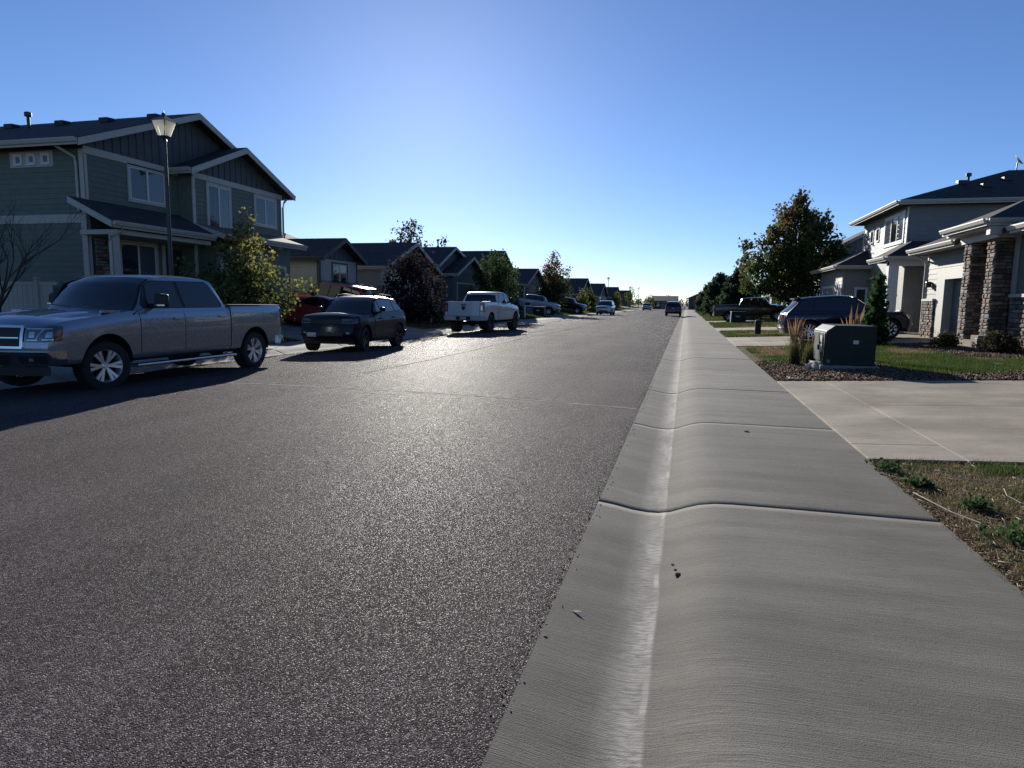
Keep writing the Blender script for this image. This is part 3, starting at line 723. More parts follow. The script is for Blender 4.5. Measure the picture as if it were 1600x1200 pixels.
# ---- sport utility vehicles, saloons
SUV_PROF = [(0, .94), (.08, .975), (.22, .985), (.36, .975), (.62, .995), (.74, 1.0), (.84, .985), (.94, .96), (1, .92)]
def suv_spec(L=4.4, W=.93, H=1.62, yf=1.35, yr=-1.30, tyre=.36, sill=.30, belt=1.10, hood=.98, A=.92, B=.32, Cc=-1.45, Dd=-1.95, boxy=0.0, nd=.17, fl=.7, fbow=.26, fz=.14):
    h = L / 2; m1 = (A - .25 + -.30) / 2
    return dict(L=L, W=W, sill=sill,
        zt=[(-h, belt - .10), (-h + .25, belt), (A - .3, belt - .03), (A + .1, belt - .06), (h - .45, hood), (h - .12, hood - nd * .5), (h, hood - nd)],
        plan=[(-h, .90), (-h + .15, .955), (-h + .6, 1), (h - .9, 1), (h - .45, .975), (h - .15, .92), (h, .86)],
        prof=SUV_PROF, crown=[(-h, .02), (A - .1, .03), (A + .1, .06), (h - .4, .09), (h, .06)],
        arches=[(yf, tyre + .065, tyre + .01), (yr, tyre + .065, tyre + .01)],
        fl=fl, fdz=[(sill, .12), (.5, 0), (.75, .02), (1.0, fz)], fbow=fbow, rl=.5, rdz=[(sill, .10), (.5, 0), (.8, .03), (1.15, .10)], rbow=.16,
        cab=dict(wb=W * .935, wr=W * .72, zb=belt, zr=H, bowf=.15, bowr=.10, nf=4, nr=12, ws=(.3, 3.7), rw=(12.35, 14.3), drop=.05,
            prof=[(A, belt - .06), (A - .16, belt + .08), (B + .17, H - .17), (B + .06, H - .105), (B - .04, H - .06), (B - .2, H - .02), (B - .5, H), (-.4, H + .01), (-.8, H), (Cc + .45, H - .025), (Cc + .18, H - .05), (Cc + .05, H - .075),
                  (Cc - .03, H - .11), (Cc - .16 + .1*boxy, H - .30), (Dd + .04, belt + .02), (Dd, belt - .08)],
            dlo=[(A - .33, belt + .0), (A - .26, belt + .06), (B + .06, H - .19), (B - .15, H - .115), (-.4, H - .09), (Cc + .42, H - .12), (Cc + .16, H - .17), (Dd + .36, belt + .14), (Dd + .55, belt + .04)],
            panes=[[(A - .42, belt + .02), (B + .03, H - .20), (B - .15, H - .135), (m1 + .08, H - .112), (m1, belt + .02)],
                   [(m1 - .06, belt + .02), (m1 + .02, H - .112), (-.5, H - .11), (Cc + .62, H - .125), (Cc + .55, belt + .05)],
                   [(Cc + .49, belt + .055), (Cc + .56, H - .13), (Cc + .42, H - .14), (Cc + .2, H - .185), (Dd + .40, belt + .14), (Dd + .55, belt + .065)]]))
def suv(name, label, loc, rz, body, sp, cat='sport utility vehicle', group=None, pitch=0, rim_m=ALLOY, rim_r=.235, tw=.235, rails=True, trim=BLACK, lamps=LENS, style='twin', spokes=5, steer=0, plate_front=None, panes3=True, face=BLACK, spoiler=True):
    root = empty(name, loc, (pitch, 0, rz), label, cat, group)
    if not panes3: sp['cab']['panes'] = sp['cab']['panes'][:2]
    c = Car(root, sp, body); h = sp['L'] / 2; W = sp['W']; sl_ = sp['sill']; C = sp['cab']; bl = C['zb']; hd = c.zt(h - .12)
    ty = sp['arches'][0][2] - .01; yf, Ra, _ = sp['arches'][0]; yr = sp['arches'][1][0]
    c.wheels(ty, tw, rim_r, rim_m, spokes, style, steer)
    A = C['prof'][0][0]; m1 = (A - .25 - .30) / 2; q2 = yr + .42
    c.doors([A - .20, m1 - .03, lambda u: q2 + max(0, (.62 - u)) * .25 - .05], .12, .99, .83, body)
    we = c.sx(h, .6); wr_ = c.sx(-h, .7)
    for ya, Ra, zc_ in sp['arches']:                            # arch trims
        for sg in (-1, 1):
            b = MB(); rows = []
            for k in range(19):
                a = -.12 + (math.pi + .24) * k / 18; row = []
                for rad, o in ((Ra - .004, .0), (Ra - .002, .022), (Ra + .05, .018), (Ra + .055, .0)):
                    y = ya - rad * math.cos(a); z = max(sl_ - .02, zc_ + rad * math.sin(a)); row.append(c.D((sg * (c.sx(y, z) + o), y, z)))
                rows.append(row)
            b.grid(rows); b.build('arch_trim', trim, root, smooth=40)
    for sg in (-1, 1):
        c.side_grid('rocker_trim', lambda u: yr + Ra + .02, lambda u: yf - Ra - .02, 0, .105, sg, .014, trim)
        if rails:
            pts = [(sg * (C['wr'] - .045), y, z) for y, z in ((C['prof'][5][0], C['zr'] - .03), (C['prof'][5][0] - .12, C['zr'] + .045), (-.5, C['zr'] + .055), (C['prof'][10][0] + .1, C['zr'] + .03), (C['prof'][10][0], C['zr'] - .04))]
            tube_part('roof_rail', pts, .018, BLACK, root, 6)
        hl = c.wrap('headlight', 1, sg * we * .62, sg * (we + .24), lambda q: hd - .16 + .05 * max(0, abs(q) - we), lambda q: hd - .035 + .02 * min(1, abs(q)), .012, lamps, n=10)
        c.wrap('headlight_housing', 1, sg * we * .66, sg * we * 1.0, hd - .13, hd - .085, .016, BLACK, hl, n=5)
        c.wrap('fog_light', 1, sg * we * .78, sg * we * .90, sl_ + .22, sl_ + .27, .02, lamps, n=3)
        tl = c.wrap('tail_light', -1, sg * wr_ * .60, sg * (wr_ + .16), bl - .22, bl - .06, .014, REDLENS, n=8)
    g = c.wrap('grille', 1, -we * .60, we * .60, hd - .165, hd - .05, .014, BLACK, n=10)
    for k in range(7): c.wrap('grille_slot', 1, we * (-.54 + .165 * k), we * (-.54 + .165 * k + .09), hd - .155, hd - .06, .020, face, g, n=1)
    c.wrap('lower_grille', 1, -we * .66, we * .66, sl_ + .12, sl_ + .26, .012, BLACK, n=8)
    c.wrap('front_valance', 1, -we, we, sl_ - .07, sl_ + .09, .015, trim, n=12)
    if plate_front is not None: c.wrap('number_plate', 1, plate_front - .155, plate_front + .155, sl_ + .13, sl_ + .25, .03, PLATE, n=2)
    c.wrap('rear_valance', -1, -(wr_ + .3), wr_ + .3, sl_ - .02, sl_ + .20, .02, trim, n=16)
    c.wrap('number_plate', -1, -.155, .155, bl - .26, bl - .15, .012, PLATE, n=2)
    c.wrap('hatch_seam', -1, -wr_ * .58, wr_ * .58, sl_ + .23, sl_ + .238, .006, BLACK, n=8)
    if spoiler:
        b = MB(); p = [c.roofpt(11.2, k) for k in (-.9, -.5, 0, .5, .9)]
        rows = [[tuple(v + Vector((0, dy, dz))) for dy, dz in ((.12, .012), (-.02, .035), (-.20, .012), (-.19, -.02), (-.0, -.03))] for v in p]
        b.grid(rows, close=True); b.build('spoiler', body, root, smooth=50)
    c.mirrors(A - .52, bl + .03, body, (.17, .13, .15))
    return c

P_BLK2 = mat('black metallic paint', (.005, .008, .016), .35, .0, coat=.12, spec=.15)
suv('suv', 'black compact SUV with roof rails and black wheels facing up the street', (-10.0, 19.15, .03), R(183.5), P_BLK2,
    suv_spec(L=4.45, W=.93, H=1.64, yf=1.42, yr=-1.30, tyre=.37, sill=.33, belt=1.13, hood=1.06, A=.98, B=.40, Cc=-1.5, Dd=-2.0, nd=.12, fl=.55, fbow=.20, fz=.07), rim_m=BLKALLOY, lamps=mat('smoked lamp lens', (.06, .06, .065), .08, coat=1), plate_front=.42, steer=R(6))
P_RED = paint('deep red paint', (.36, .022, .028), .15, .3)
suv('suv', 'tall red SUV on the driveway behind the red coupe', (-17.0, 29.8, zl(-17.0)), R(91), P_RED,
    suv_spec(L=5.0, W=.98, H=1.86, yf=1.5, yr=-1.5, tyre=.38, sill=.36, belt=1.22, hood=1.12, A=1.15, B=.55, Cc=-1.95, Dd=-2.32, boxy=1, nd=.10, fl=.5, fbow=.16, fz=.05), pitch=R(6))
P_WHT2 = paint('pearl white paint', (.58, .60, .62), .1, .3)
suv('suv', 'white SUV with dark grille parked at the left kerb beyond the white pickup', (-9.75, 84.5, .03), R(180), P_WHT2,
    suv_spec(L=5.0, W=.99, H=1.82, yf=1.5, yr=-1.5, tyre=.39, sill=.36, belt=1.2, hood=1.12, A=1.1, B=.5, Cc=-1.9, Dd=-2.3, boxy=1, nd=.10, fl=.5, fbow=.16, fz=.05))
P_MAROON = paint('maroon paint', (.05, .012, .014), .3, .3)
suv('suv', 'dark maroon SUV seen from behind at the right kerb far down the road', (-1.5, 86.5, .02), R(0), P_MAROON,
    suv_spec(L=4.9, W=.98, H=1.84, yf=1.45, yr=-1.45, tyre=.38, sill=.36, belt=1.2, hood=1.1, A=1.1, B=.5, Cc=-1.9, Dd=-2.3, boxy=1, nd=.10, fl=.5, fbow=.16, fz=.05))
P_NAVY = paint('dark navy paint', (.010, .012, .035), .4, .25)
suv('suv', 'dark navy family SUV with silver wheels on the driveway behind the green cabinet', (6.05, 28.9, zr(6.05) + .012), R(-90), P_NAVY,
    suv_spec(L=4.8, W=.95, H=1.72, yf=1.45, yr=-1.35, tyre=.375, sill=.30, belt=1.08, hood=1.0, A=1.15, B=.30, Cc=-1.75, Dd=-2.3), pitch=R(2.5), rim_r=.26, spokes=10, style='thin', trim=P_NAVY, rails=False)
suv('car', 'small white car far down the left kerb near the end of the road', (-8.3, 150, .03), R(180), P_WHT2,
    suv_spec(L=4.7, W=.92, H=1.6, Dd=-2.0), cat='car')
suv('car', 'white car on a driveway far down on the right before the last house', (4.9, 150, zr(4.9)), R(-90), P_WHT2,
    suv_spec(L=4.6, W=.9, H=1.5, Dd=-2.0), cat='car')

def coupe_spec(L=4.9, W=.95, H=1.42):
    sp = suv_spec(L=L, W=W, H=H, yf=1.55, yr=-1.40, tyre=.345, sill=.24, belt=.97, hood=.90, A=.95, B=.15, Cc=-.75, Dd=-1.65)
    h = L / 2; bl = .97
    sp['zt'] = [(-h, .86), (-h + .12, .95), (-h + .7, .985), (-1.0, bl), (.65, bl - .03), (1.05, bl - .06), (h - .45, .84), (h - .12, .76), (h, .68)]
    sp['crown'] = [(-h, .03), (-1.4, .05), (.95, .05), (h, .05)]
    C = sp['cab']; m1 = -.35
    C['prof'] = [(.95, bl - .06), (.75, bl + .06), (.32, H - .13), (.2, H - .075), (.08, H - .04), (-.05, H - .012), (-.2, H), (-.35, H), (-.5, H - .012), (-.62, H - .03), (-.72, H - .055), (-.82, H - .085), (-.92, H - .12), (-1.2, H - .22), (-1.6, bl + .03), (-1.72, bl - .05)]
    C['dlo'] = [(.55, bl), (.6, bl + .05), (.18, H - .15), (0, H - .10), (-.55, H - .10), (-.85, H - .16), (-1.15, bl + .10), (-1.1, bl + .02)]
    C['panes'] = [[(.48, bl + .02), (.15, H - .165), (0, H - .12), (m1 + .05, H - .11), (m1, bl + .02)], [(m1 - .06, bl + .02), (m1, H - .11), (-.55, H - .12), (-.83, H - .17), (-1.1, bl + .11), (-1.05, bl + .04)]]
    C['rw'] = (12.2, 14.5)
    return sp
suv('coupe', 'low red coupe with a sloping rear window on the first left driveway', (-15.4, 25.9, zl(-15.4) - .0), R(92), P_RED, coupe_spec(), cat='car', pitch=R(6.5), rails=False, trim=P_RED, spoiler=False, rim_r=.25, rim_m=BLKALLOY)

# ================================================================== houses
class Face:
    """a vertical wall plane: u runs along it, n points out of it"""
    def __init__(s, ox, oy, ux, uy, nx, ny): s.o = (ox, oy); s.u = (ux, uy); s.n = (nx, ny)
    def p(s, u, z, n=0): return (s.o[0] + s.u[0]*u + s.n[0]*n, s.o[1] + s.u[1]*u + s.n[1]*n, z)
    def box(s, mb, u0, u1, z0, z1, n0, n1):
        q = [s.p(u, z, n) for z in (z0, z1) for u, n in ((u0, n0), (u1, n0), (u1, n1), (u0, n1))]; return mb.hexa(q)
def FX(x, sign): return Face(x, 0, 0, 1, sign, 0)      # plane X = x, u = world Y
def FY(y, sign): return Face(0, y, 1, 0, 0, sign)      # plane Y = y, u = world X

def fbox(name, F, u0, u1, z0, z1, n0, n1, m, parent, bevel=0):
    b = MB(); F.box(b, u0, u1, z0, z1, n0, n1); return b.build(name, m, parent, bevel=bevel)

def siding(house, F, u0, u1, z0, z1, m, lap=.165, name='siding_board'):
    n = max(1, round((z1 - z0) / lap)); lp = (z1 - z0) / n; b = MB()
    q = [F.p(u, z, k) for z, a, k2 in ((0, .0, .022), (lp + .02, .0, .006)) for u, k in ((u0, a), (u1, a), (u1, k2), (u0, k2))]
    b.hexa(q); o = b.build(name, m, house); o.location.z = z0
    for i in range(1, n):
        c = o.copy(); COL.objects.link(c); c.parent = house; c.location.z = z0 + lp * i

def window(house, F, u0, u1, z0, z1, trim=TRIM, tw=.10, panes=2, sash=WHITE, n0=.02, label=None, pale_panes=None):
    b = MB()
    F.box(b, u0 - tw, u0, z0 - tw, z1 + tw, 0, n0 + .03); F.box(b, u1, u1 + tw, z0 - tw, z1 + tw, 0, n0 + .03)
    F.box(b, u0, u1, z1, z1 + tw, 0, n0 + .03); F.box(b, u0, u1, z0 - tw, z0, 0, n0 + .045)
    w = b.build('window', trim, house)
    if label: w['label'] = label
    pw = (u1 - u0) / panes
    for i in range(panes):
        a, c = u0 + pw * i, u0 + pw * (i + 1); s = .035
        b = MB(); F.box(b, a, a + s, z0, z1, 0, n0 + .018); F.box(b, c - s, c, z0, z1, 0, n0 + .018); F.box(b, a + s, c - s, z1 - s, z1, 0, n0 + .018); F.box(b, a + s, c - s, z0, z0 + s, 0, n0 + .018)
        b.build('sash', sash, w)
        t = random.uniform(-.006, .006); b = MB(); b.add([F.p(a + s, z0 + s, n0 + .004 + t), F.p(c - s, z0 + s, n0 + .004 - t), F.p(c - s, z1 - s, n0 + .004 - t), F.p(a + s, z1 - s, n0 + .004 + t)], [(0, 1, 2, 3)])
        b.build('pane', PALE_GLASS if (pale_panes is not None and i in pale_panes) else GLASS, w)
    return w

def board_panel(house, F, poly, m, batten=.40, n0=.012):
    """board and batten gable: panel plus single battens"""
    b = MB(); k = len(poly); b.add([F.p(u, z, n0) for u, z in poly] + [F.p(u, z, -.05) for u, z in poly], [tuple(range(k))] + [(i, (i+1) % k, k + (i+1) % k, k + i) for i in range(k)])
    g = b.build('gable_panel', m, house)
    us = [p[0] for p in poly]; u = min(us) + batten * .5
    while u < max(us) - .05:
        zs = []
        for (a, za), (c, zc_) in zip(poly, poly[1:] + poly[:1]):
            if a != c and min(a, c) <= u <= max(a, c): zs.append(za + (zc_ - za) * (u - a) / (c - a))
        if len(zs) >= 2 and max(zs) - min(zs) > .15:
            fbox('batten', F, u - .025, u + .025, min(zs), max(zs) - .02, n0, n0 + .02, m, g)
        u += batten
    return g

def gable_roof(house, axis, a0, a1, c0, cm, c1, ze, zr_, m, fascia=TRIM, t=.16, ze1=None, rake=True, gutter=True, end=(1, 1)):
    """ridge runs along axis from a0 to a1; c0, c1 = outer eaves across it, cm = ridge line"""
    ze1 = ze if ze1 is None else ze1
    P = (lambda a, c, z: (a, c, z)) if axis == 'x' else (lambda a, c, z: (c, a, z))
    r = MB()
    for ca, za in ((c0, ze), (c1, ze1)):
        r.hexa([P(a0, ca, za - t), P(a1, ca, za - t), P(a1, cm, zr_ - t), P(a0, cm, zr_ - t), P(a0, ca, za), P(a1, ca, za), P(a1, cm, zr_), P(a0, cm, zr_)])
    ro = r.build('roof', m, house)
    if rake:
        for a, s, e in ((a0, -1, end[0]), (a1, 1, end[1])):
            if not e: continue
            for ca, za in ((c0, ze), (c1, ze1)):
                b = MB(); x0, x1 = (a - .035, a + .012) if s < 0 else (a - .012, a + .035)
                b.hexa([P(x0, ca, za - .23), P(x1, ca, za - .23), P(x1, cm, zr_ - .23), P(x0, cm, zr_ - .23), P(x0, ca, za - .02), P(x1, ca, za - .02), P(x1, cm, zr_ - .015), P(x0, cm, zr_ - .015)])
                b.build('rake_board', fascia, ro)
    if gutter:
        for ca, za, s in ((c0, ze, -1 if c0 < cm else 1), (c1, ze1, -1 if c1 < cm else 1)):
            gutter_run(house, [P(a0 + .02, ca, za), P(a1 - .02, ca, za)], P(0, s, 0), fascia)
    return ro
def gutter_run(house, ends, out, m=TRIM):
    (x0, y0, z0), (x1, y1, z1) = ends; ox, oy = out[0], out[1]
    prof = [(0, -.20), (0, -.01), (.02, -.01), (.02, -.05), (.10, -.005), (.125, -.005), (.125, -.04), (.085, -.13), (.02, -.13), (.02, -.20)]
    b = MB(); n = len(prof)
    A = [(x0 + ox * k, y0 + oy * k, z0 + h) for k, h in prof]; B = [(x1 + ox * k, y1 + oy * k, z1 + h) for k, h in prof]
    b.grid([A, B], close=True); b.f.append(tuple(range(n))); b.f.append(tuple(range(2*n-1, n-1, -1)))
    return b.build('gutter', m, house)
def hip_roof(house, x0, x1, y0, y1, ze, zr_, m, inset, axis='y', fascia=TRIM):
    b = MB()
    if axis == 'y': rd = [((x0+x1)/2, y0 + inset, zr_), ((x0+x1)/2, y1 - inset, zr_)]
    else: rd = [(x0 + inset, (y0+y1)/2, zr_), (x1 - inset, (y0+y1)/2, zr_)]
    v = [(x0, y0, ze), (x1, y0, ze), (x1, y1, ze), (x0, y1, ze)] + rd + [(x0, y0, ze - .16), (x1, y0, ze - .16), (x1, y1, ze - .16), (x0, y1, ze - .16)]
    f = ([(0, 1, 4), (1, 2, 5, 4), (2, 3, 5), (3, 0, 4, 5)] if axis == 'y' else [(0, 1, 5, 4), (1, 2, 5), (2, 3, 4, 5), (3, 0, 4)]) + [(6, 7, 8, 9)] + [(i, (i+1) % 4, 6 + (i+1) % 4, 6 + i) for i in range(4)]
    b.add(v, f); o = b.build('roof', m, house)
    for e, n in ((((x0, y0, ze), (x1, y0, ze)), (0, -1)), (((x0, y0, ze), (x0, y1, ze)), (-1, 0)), (((x1, y0, ze), (x1, y1, ze)), (1, 0))): gutter_run(house, e, n, fascia)
    return o
def downspout(house, pts, m=TRIM, r=.045): return tube_part('downspout', pts, r, m, house, 6)

STONE_M = [mat('ledge stone ' + n, c, .9, var=.25, vscale=9, bump=.6, bscale=35) for n, c in (('brown', (.17, .115, .085)), ('tan', (.30, .23, .17)), ('grey', (.20, .185, .175)), ('rust', (.22, .13, .09)), ('dark', (.10, .078, .068)))]
MORTAR = mat('stone mortar', (.055, .048, .043), .95)
_st = []
def stone_meshes():
    if _st: return _st
    rng = random.Random(3)
    for i in range(15):
        b = MB(); j = lambda k: rng.uniform(-k, k)
        back = [(-.5, 0, -.5), (.5, 0, -.5), (.5, 0, .5), (-.5, 0, .5)]
        midr = [(-.49 + j(.02), .62 + j(.15), -.48 + j(.03)), (.49 + j(.02), .62 + j(.15), -.48 + j(.03)), (.49 + j(.02), .62 + j(.15), .48 + j(.03)), (-.49 + j(.02), .62 + j(.15), .48 + j(.03))]
        frn = [(-.36 + j(.06), 1 + j(.12), -.30 + j(.1)), (.36 + j(.06), 1 + j(.12), -.30 + j(.1)), (.36 + j(.06), 1 + j(.12), .30 + j(.1)), (-.36 + j(.06), 1 + j(.12), .30 + j(.1))]
        b.grid([back, midr, frn], close=True); b.f.append((8, 9, 10, 11)); b.f.append((3, 2, 1, 0))
        o = b.build('stone', STONE_M[i % 5], None); _st.append(o.data); bpy.data.objects.remove(o)
    return _st
def stonework(parent, F, u0, u1, z0, z1, dep=.055, rng=random.Random(11), wmin=.14, wmax=.42, hmin=.075, hmax=.15):
    ms = stone_meshes(); z = z0; ang = math.atan2(F.n[1], F.n[0]) - math.pi / 2; k = 0
    while z < z1 - .03:
        h = min(rng.uniform(hmin, hmax), z1 - z)
        if z1 - z - h < .05: h = z1 - z
        u = u0
        while u < u1 - .02:
            w = rng.uniform(wmin, wmax)
            if u1 - u - w < .10: w = u1 - u
            p = F.p(u + w/2, z + h/2, 0); sgn = 1 if (F.u[0] * -F.n[1] + F.u[1] * F.n[0]) < 0 else -1
            mobj('stone', ms[rng.randrange(len(ms))], parent, p, (0, 0, ang), (w - .012, dep * rng.uniform(.7, 1.3), h - .012)); k += 1; u += w
        z += h
    return k

def roof_vent(house, x, y, z, pipe=False):
    b = MB()
    if pipe:
        b.lathe([(.11, -.2), (.11, .0), (.055, .06), (.055, .42), (.12, .42), (.12, .56), (.0, .60)], 12, 'z', (x, y, z)); b.build('vent_pipe', IRON, house, smooth=40)
    else:
        b.hexa([(x-.2, y-.2, z-.1), (x+.2, y-.2, z-.1), (x+.2, y+.2, z+.02), (x-.2, y+.2, z+.02), (x-.2, y-.2, z+.10), (x+.2, y-.2, z+.10), (x+.2, y+.2, z+.13), (x-.2, y+.2, z+.13)]); b.build('roof_vent', BLACK, house, bevel=.03)

def wallbox(house, x0, x1, y0, y1, z0, z1, m, name='wall'):
    b = MB(); b.box(x0, x1, y0, y1, z0, z1); return b.build(name, m, house)

def garage_door(house, F, u0, u1, z0, z1, m, n=-.18, panels=4, trim=TRIM):
    b = MB(); tw = .13
    F.box(b, u0 - tw, u0, z0, z1 + tw, n - .05, .035); F.box(b, u1, u1 + tw, z0, z1 + tw, n - .05, .035); F.box(b, u0, u1, z1, z1 + tw, n - .05, .035)
    fr = b.build('garage_frame', trim, house); h = (z1 - z0) / panels
    for i in range(panels):
        p = fbox('door_panel', F, u0, u1, z0 + h*i + .006, z0 + h*(i+1) - .006, n - .03, n, m, fr)
        q = max(2, round((u1 - u0) / .62)); w = (u1 - u0) / q
        b = MB()
        for j in range(q): F.box(b, u0 + w*j + .06, u0 + w*(j+1) - .06, z0 + h*i + .09, z0 + h*(i+1) - .09, n, n + .014)
    return fr

# ---------------------------------------------------------------- big green two storey house, near left
OLIVE = mat('olive siding paint', (.135, .165, .125), .6, var=.10, vscale=4, bump=.25, bscale=60)
GABLE_D = mat('dark gable paint', (.07, .078, .082), .6, var=.1)
DOORP = mat('dark door paint', (.035, .03, .03), .45)
STONE_SH = STONE_M
h1 = empty('house', (-18, 22.5, zl(-18)), label='two storey green house with dark gables and cream trim behind the grey pickup', cat='house')
def W(o):   # houses are built in world metres; keep parts where they are
    return o
class _Rel(object): pass
def at_root(root):
    for c in root.children: c.location = Vector(c.location) - Vector(root.location)
G1 = .3
wallbox(h1, -30, -18, 17.0, 26.5, G1, 6.05, OLIVE)
wallbox(h1, -18.0, -17.4, 20.95, 26.45, G1, 6.02, OLIVE)
f_side, f_front, f_bump, f_bside = FY(17.0, -1), FX(-18, 1), FX(-17.4, 1), FY(20.95, -1)
siding(h1, f_side, -29.9, -18.1, .62, 3.80, OLIVE); siding(h1, f_side, -29.9, -18.1, 4.06, 6.0, OLIVE)
siding(h1, f_front, 17.1, 20.9, 4.1, 5.9, OLIVE); siding(h1, f_bump, 21.07, 26.4, 3.6, 5.85, OLIVE)
siding(h1, f_front, 17.1, 20.9, .62, 3.6, OLIVE)
fbox('belt_board', f_side, -30, -17.98, 3.80, 4.06, 0, .035, TRIM, h1)
fbox('frieze_board', f_front, 17.0, 20.93, 5.88, 6.10, 0, .05, TRIM, h1); fbox('frieze_board', f_bump, 20.95, 26.45, 5.84, 6.04, 0, .05, TRIM, h1)
for F, u in ((f_front, 17.0), (f_bump, 20.95)): fbox('corner_board', F, u - .02, u + .11, .6, 5.86, 0, .04, TRIM, h1)
fbox('corner_board', f_side, -18.11, -17.96, 4.06, 6.0, 0, .042, TRIM, h1); fbox('corner_board', f_side, -18.16, -17.96, .6, 3.8, 0, .042, TRIM, h1)
board_panel(h1, f_front, [(17.0, 6.10), (26.5, 6.10), (21.7, 8.08)], GABLE_D, .33); board_panel(h1, f_bump, [(20.95, 6.04), (26.4, 6.04), (23.55, 7.28)], GABLE_D, .33)
gable_roof(h1, 'x', -30.4, -17.55, 16.45, 21.7, 27.0, 6.20, 8.26, SHINGLE)
gable_roof(h1, 'x', -19.8, -16.95, 20.42, 23.55, 26.82, 6.08, 7.42, SHINGLE)
# lower front roof over porch and its trim
def shed(house, x0, z0, x1, z1, y0, y1, m, t=.14):
    b = MB(); b.hexa([(x0, y0, z0-t), (x1, y0, z1-t), (x1, y1, z1-t), (x0, y1, z0-t), (x0, y0, z0), (x1, y0, z1), (x1, y1, z1), (x0, y1, z0)]); r = b.build('roof', m, house)
    for y in (y0 - .03, y1):
        b = MB(); b.hexa([(x0, y, z0-.20), (x1, y, z1-.20), (x1, y+.03, z1-.20), (x0, y+.03, z0-.20), (x0, y, z0-.01), (x1, y, z1-.01), (x1, y+.03, z1-.01), (x0, y+.03, z0-.01)]); b.build('rake_board', TRIM, r)
    return r
shed(h1, -18.0, 4.52, -16.45, 3.78, 16.4, 20.9, SHINGLE); gutter_run(h1, [(-16.45, 16.42, 3.78), (-16.45, 20.85, 3.78)], (1, 0))
b = MB(); b.box(-18.0, -16.62, 16.75, 20.85, 3.42, 3.56); b.build('porch_ceiling', TRIM, h1)
shed(h1, -17.4, 4.25, -16.1, 3.84, 20.98, 26.25, SHINGLE_BR); gutter_run(h1, [(-16.1, 21.0, 3.84), (-16.1, 26.2, 3.84)], (1, 0))
wallbox(h1, -17.4, -16.75, 21.3, 26.0, G1, 3.60, OLIVE, 'garage_wall'); f_gar = FX(-16.75, 1)
siding(h1, f_gar, 21.35, 25.95, 2.95, 3.55, OLIVE)
siding(h1, FY(26.0, 1), -17.4, -16.8, .8, 3.5, OLIVE)
garage_door(h1, f_gar, 21.6, 25.55, .78, 2.80, mat('grey door paint', (.11, .115, .11), .6), n=-.02)
window(h1, f_front, 18.75, 20.25, 4.78, 5.82, pale_panes=[1]); window(h1, f_bump, 21.75, 22.95, 4.2, 5.72, pale_panes=[1]); window(h1, f_bump, 24.58, 25.95, 4.62, 5.72, pale_panes=[1])
fbox('window_panel', f_side, -20.80, -19.10, 5.52, 6.0, 0, .03, TRIM, h1)
for u in (-20.58, -20.06, -19.50): window(h1, f_side, u, u + .24, 5.62, 5.88, panes=1, tw=.05, trim=WHITE, n0=.03)
window(h1, f_front, 18.2, 19.7, 1.6, 3.3, pale_panes=[1])
fbox('front_door', f_front, 20.15, 21.0, .95, 3.25, .0, .03, DOORP, h1); fbox('door_trim', f_front, 20.0, 20.14, .9, 3.4, 0, .05, TRIM, h1); fbox('door_trim', f_front, 21.02, 21.16, .9, 3.4, 0, .05, TRIM, h1)
sp_ = wallbox(h1, -18.0, -17.9, 17.15, 18.05, .5, 3.35, MORTAR, 'stone_veneer'); stonework(sp_, FX(-17.9, 1), 17.15, 18.05, .95, 3.35)
downspout(h1, [(-18.55, 16.42, 6.2), (-18.5, 16.55, 6.02), (-18.2, 16.9, 5.75), (-18.18, 16.92, 5.6), (-18.18, 16.93, 4.12)])
downspout(h1, [(-16.40, 16.75, 3.62), (-16.45, 16.75, 3.50), (-16.72, 16.62, 3.36), (-16.75, 16.6, 3.2), (-16.75, 16.6, .6)])
wallbox(h1, -16.86, -16.66, 16.66, 16.86, .5, 3.42, TRIM, 'porch_post')
downspout(h1, [(-17.3, 26.72, 5.9), (-17.35, 26.6, 5.75), (-17.38, 26.53, 5.5), (-17.38, 26.53, 4.3)])
for px_, py_ in ((-25.0, 20.6), (-22.6, 20.6), (-20.6, 20.6), (-18.6, 20.7)): roof_vent(h1, px_, py_, 8.26 - (21.7 - py_) * .392 + .02)
roof_vent(h1, -23.5, 20.0, 7.60, pipe=True)
at_root(h1)

# ---------------------------------------------------------------- generic gable house along the left side
def fix(h): at_root(h); return h
def gable_house(label, xf, y0, ym, y1, zg, ze, zr_, wall, gable, roof=SHINGLE, depth=13, trim=TRIM, near=True, win=True, door=None, wtrim=None, board=.20, group='houses along the left side'):
    h = empty('house', (xf, ym, zg), label=label, cat='house', group=group)
    wallbox(h, xf - depth, xf, y0, y1, zg - .3, ze - .05, wall)
    F, S = FX(xf, 1), FY(y0, -1)
    board_panel(h, F, [(y0, ze - .05), (y1, ze - .05), (ym, zr_ - .2)], gable, .45)
    gable_roof(h, 'x', xf - depth - .4, xf + .45, y0 - .4, ym, y1 + .4, ze, zr_, roof, fascia=trim)
    if near: siding(h, S, xf - depth + .1, xf - .1, zg + .1, ze - .12, wall, board); siding(h, F, y0 + .1, y1 - .1, zg + .1, ze - .12, wall, board)
    for F_, u in ((F, y0), (F, y1 - .12)): fbox('corner_board', F_, u, u + .12, zg, ze - .1, 0, .035, trim, h)
    fbox('corner_board', S, xf - .12, xf + .03, zg, ze - .1, 0, .035, trim, h)
    if win:
        for a, c in win: window(h, F, a, c, zg + 1.55, zg + 2.75, trim=wtrim or trim)
    if door: garage_door(h, F, door[0], door[1], zg, zg + 2.1, wall, n=-.02, trim=trim)
    return h
CREAM = mat('cream siding paint', (.45, .435, .375), .6, var=.08, bump=.2, bscale=60)
TAN = mat('tan siding paint', (.34, .31, .25), .6, var=.08, bump=.2, bscale=60)
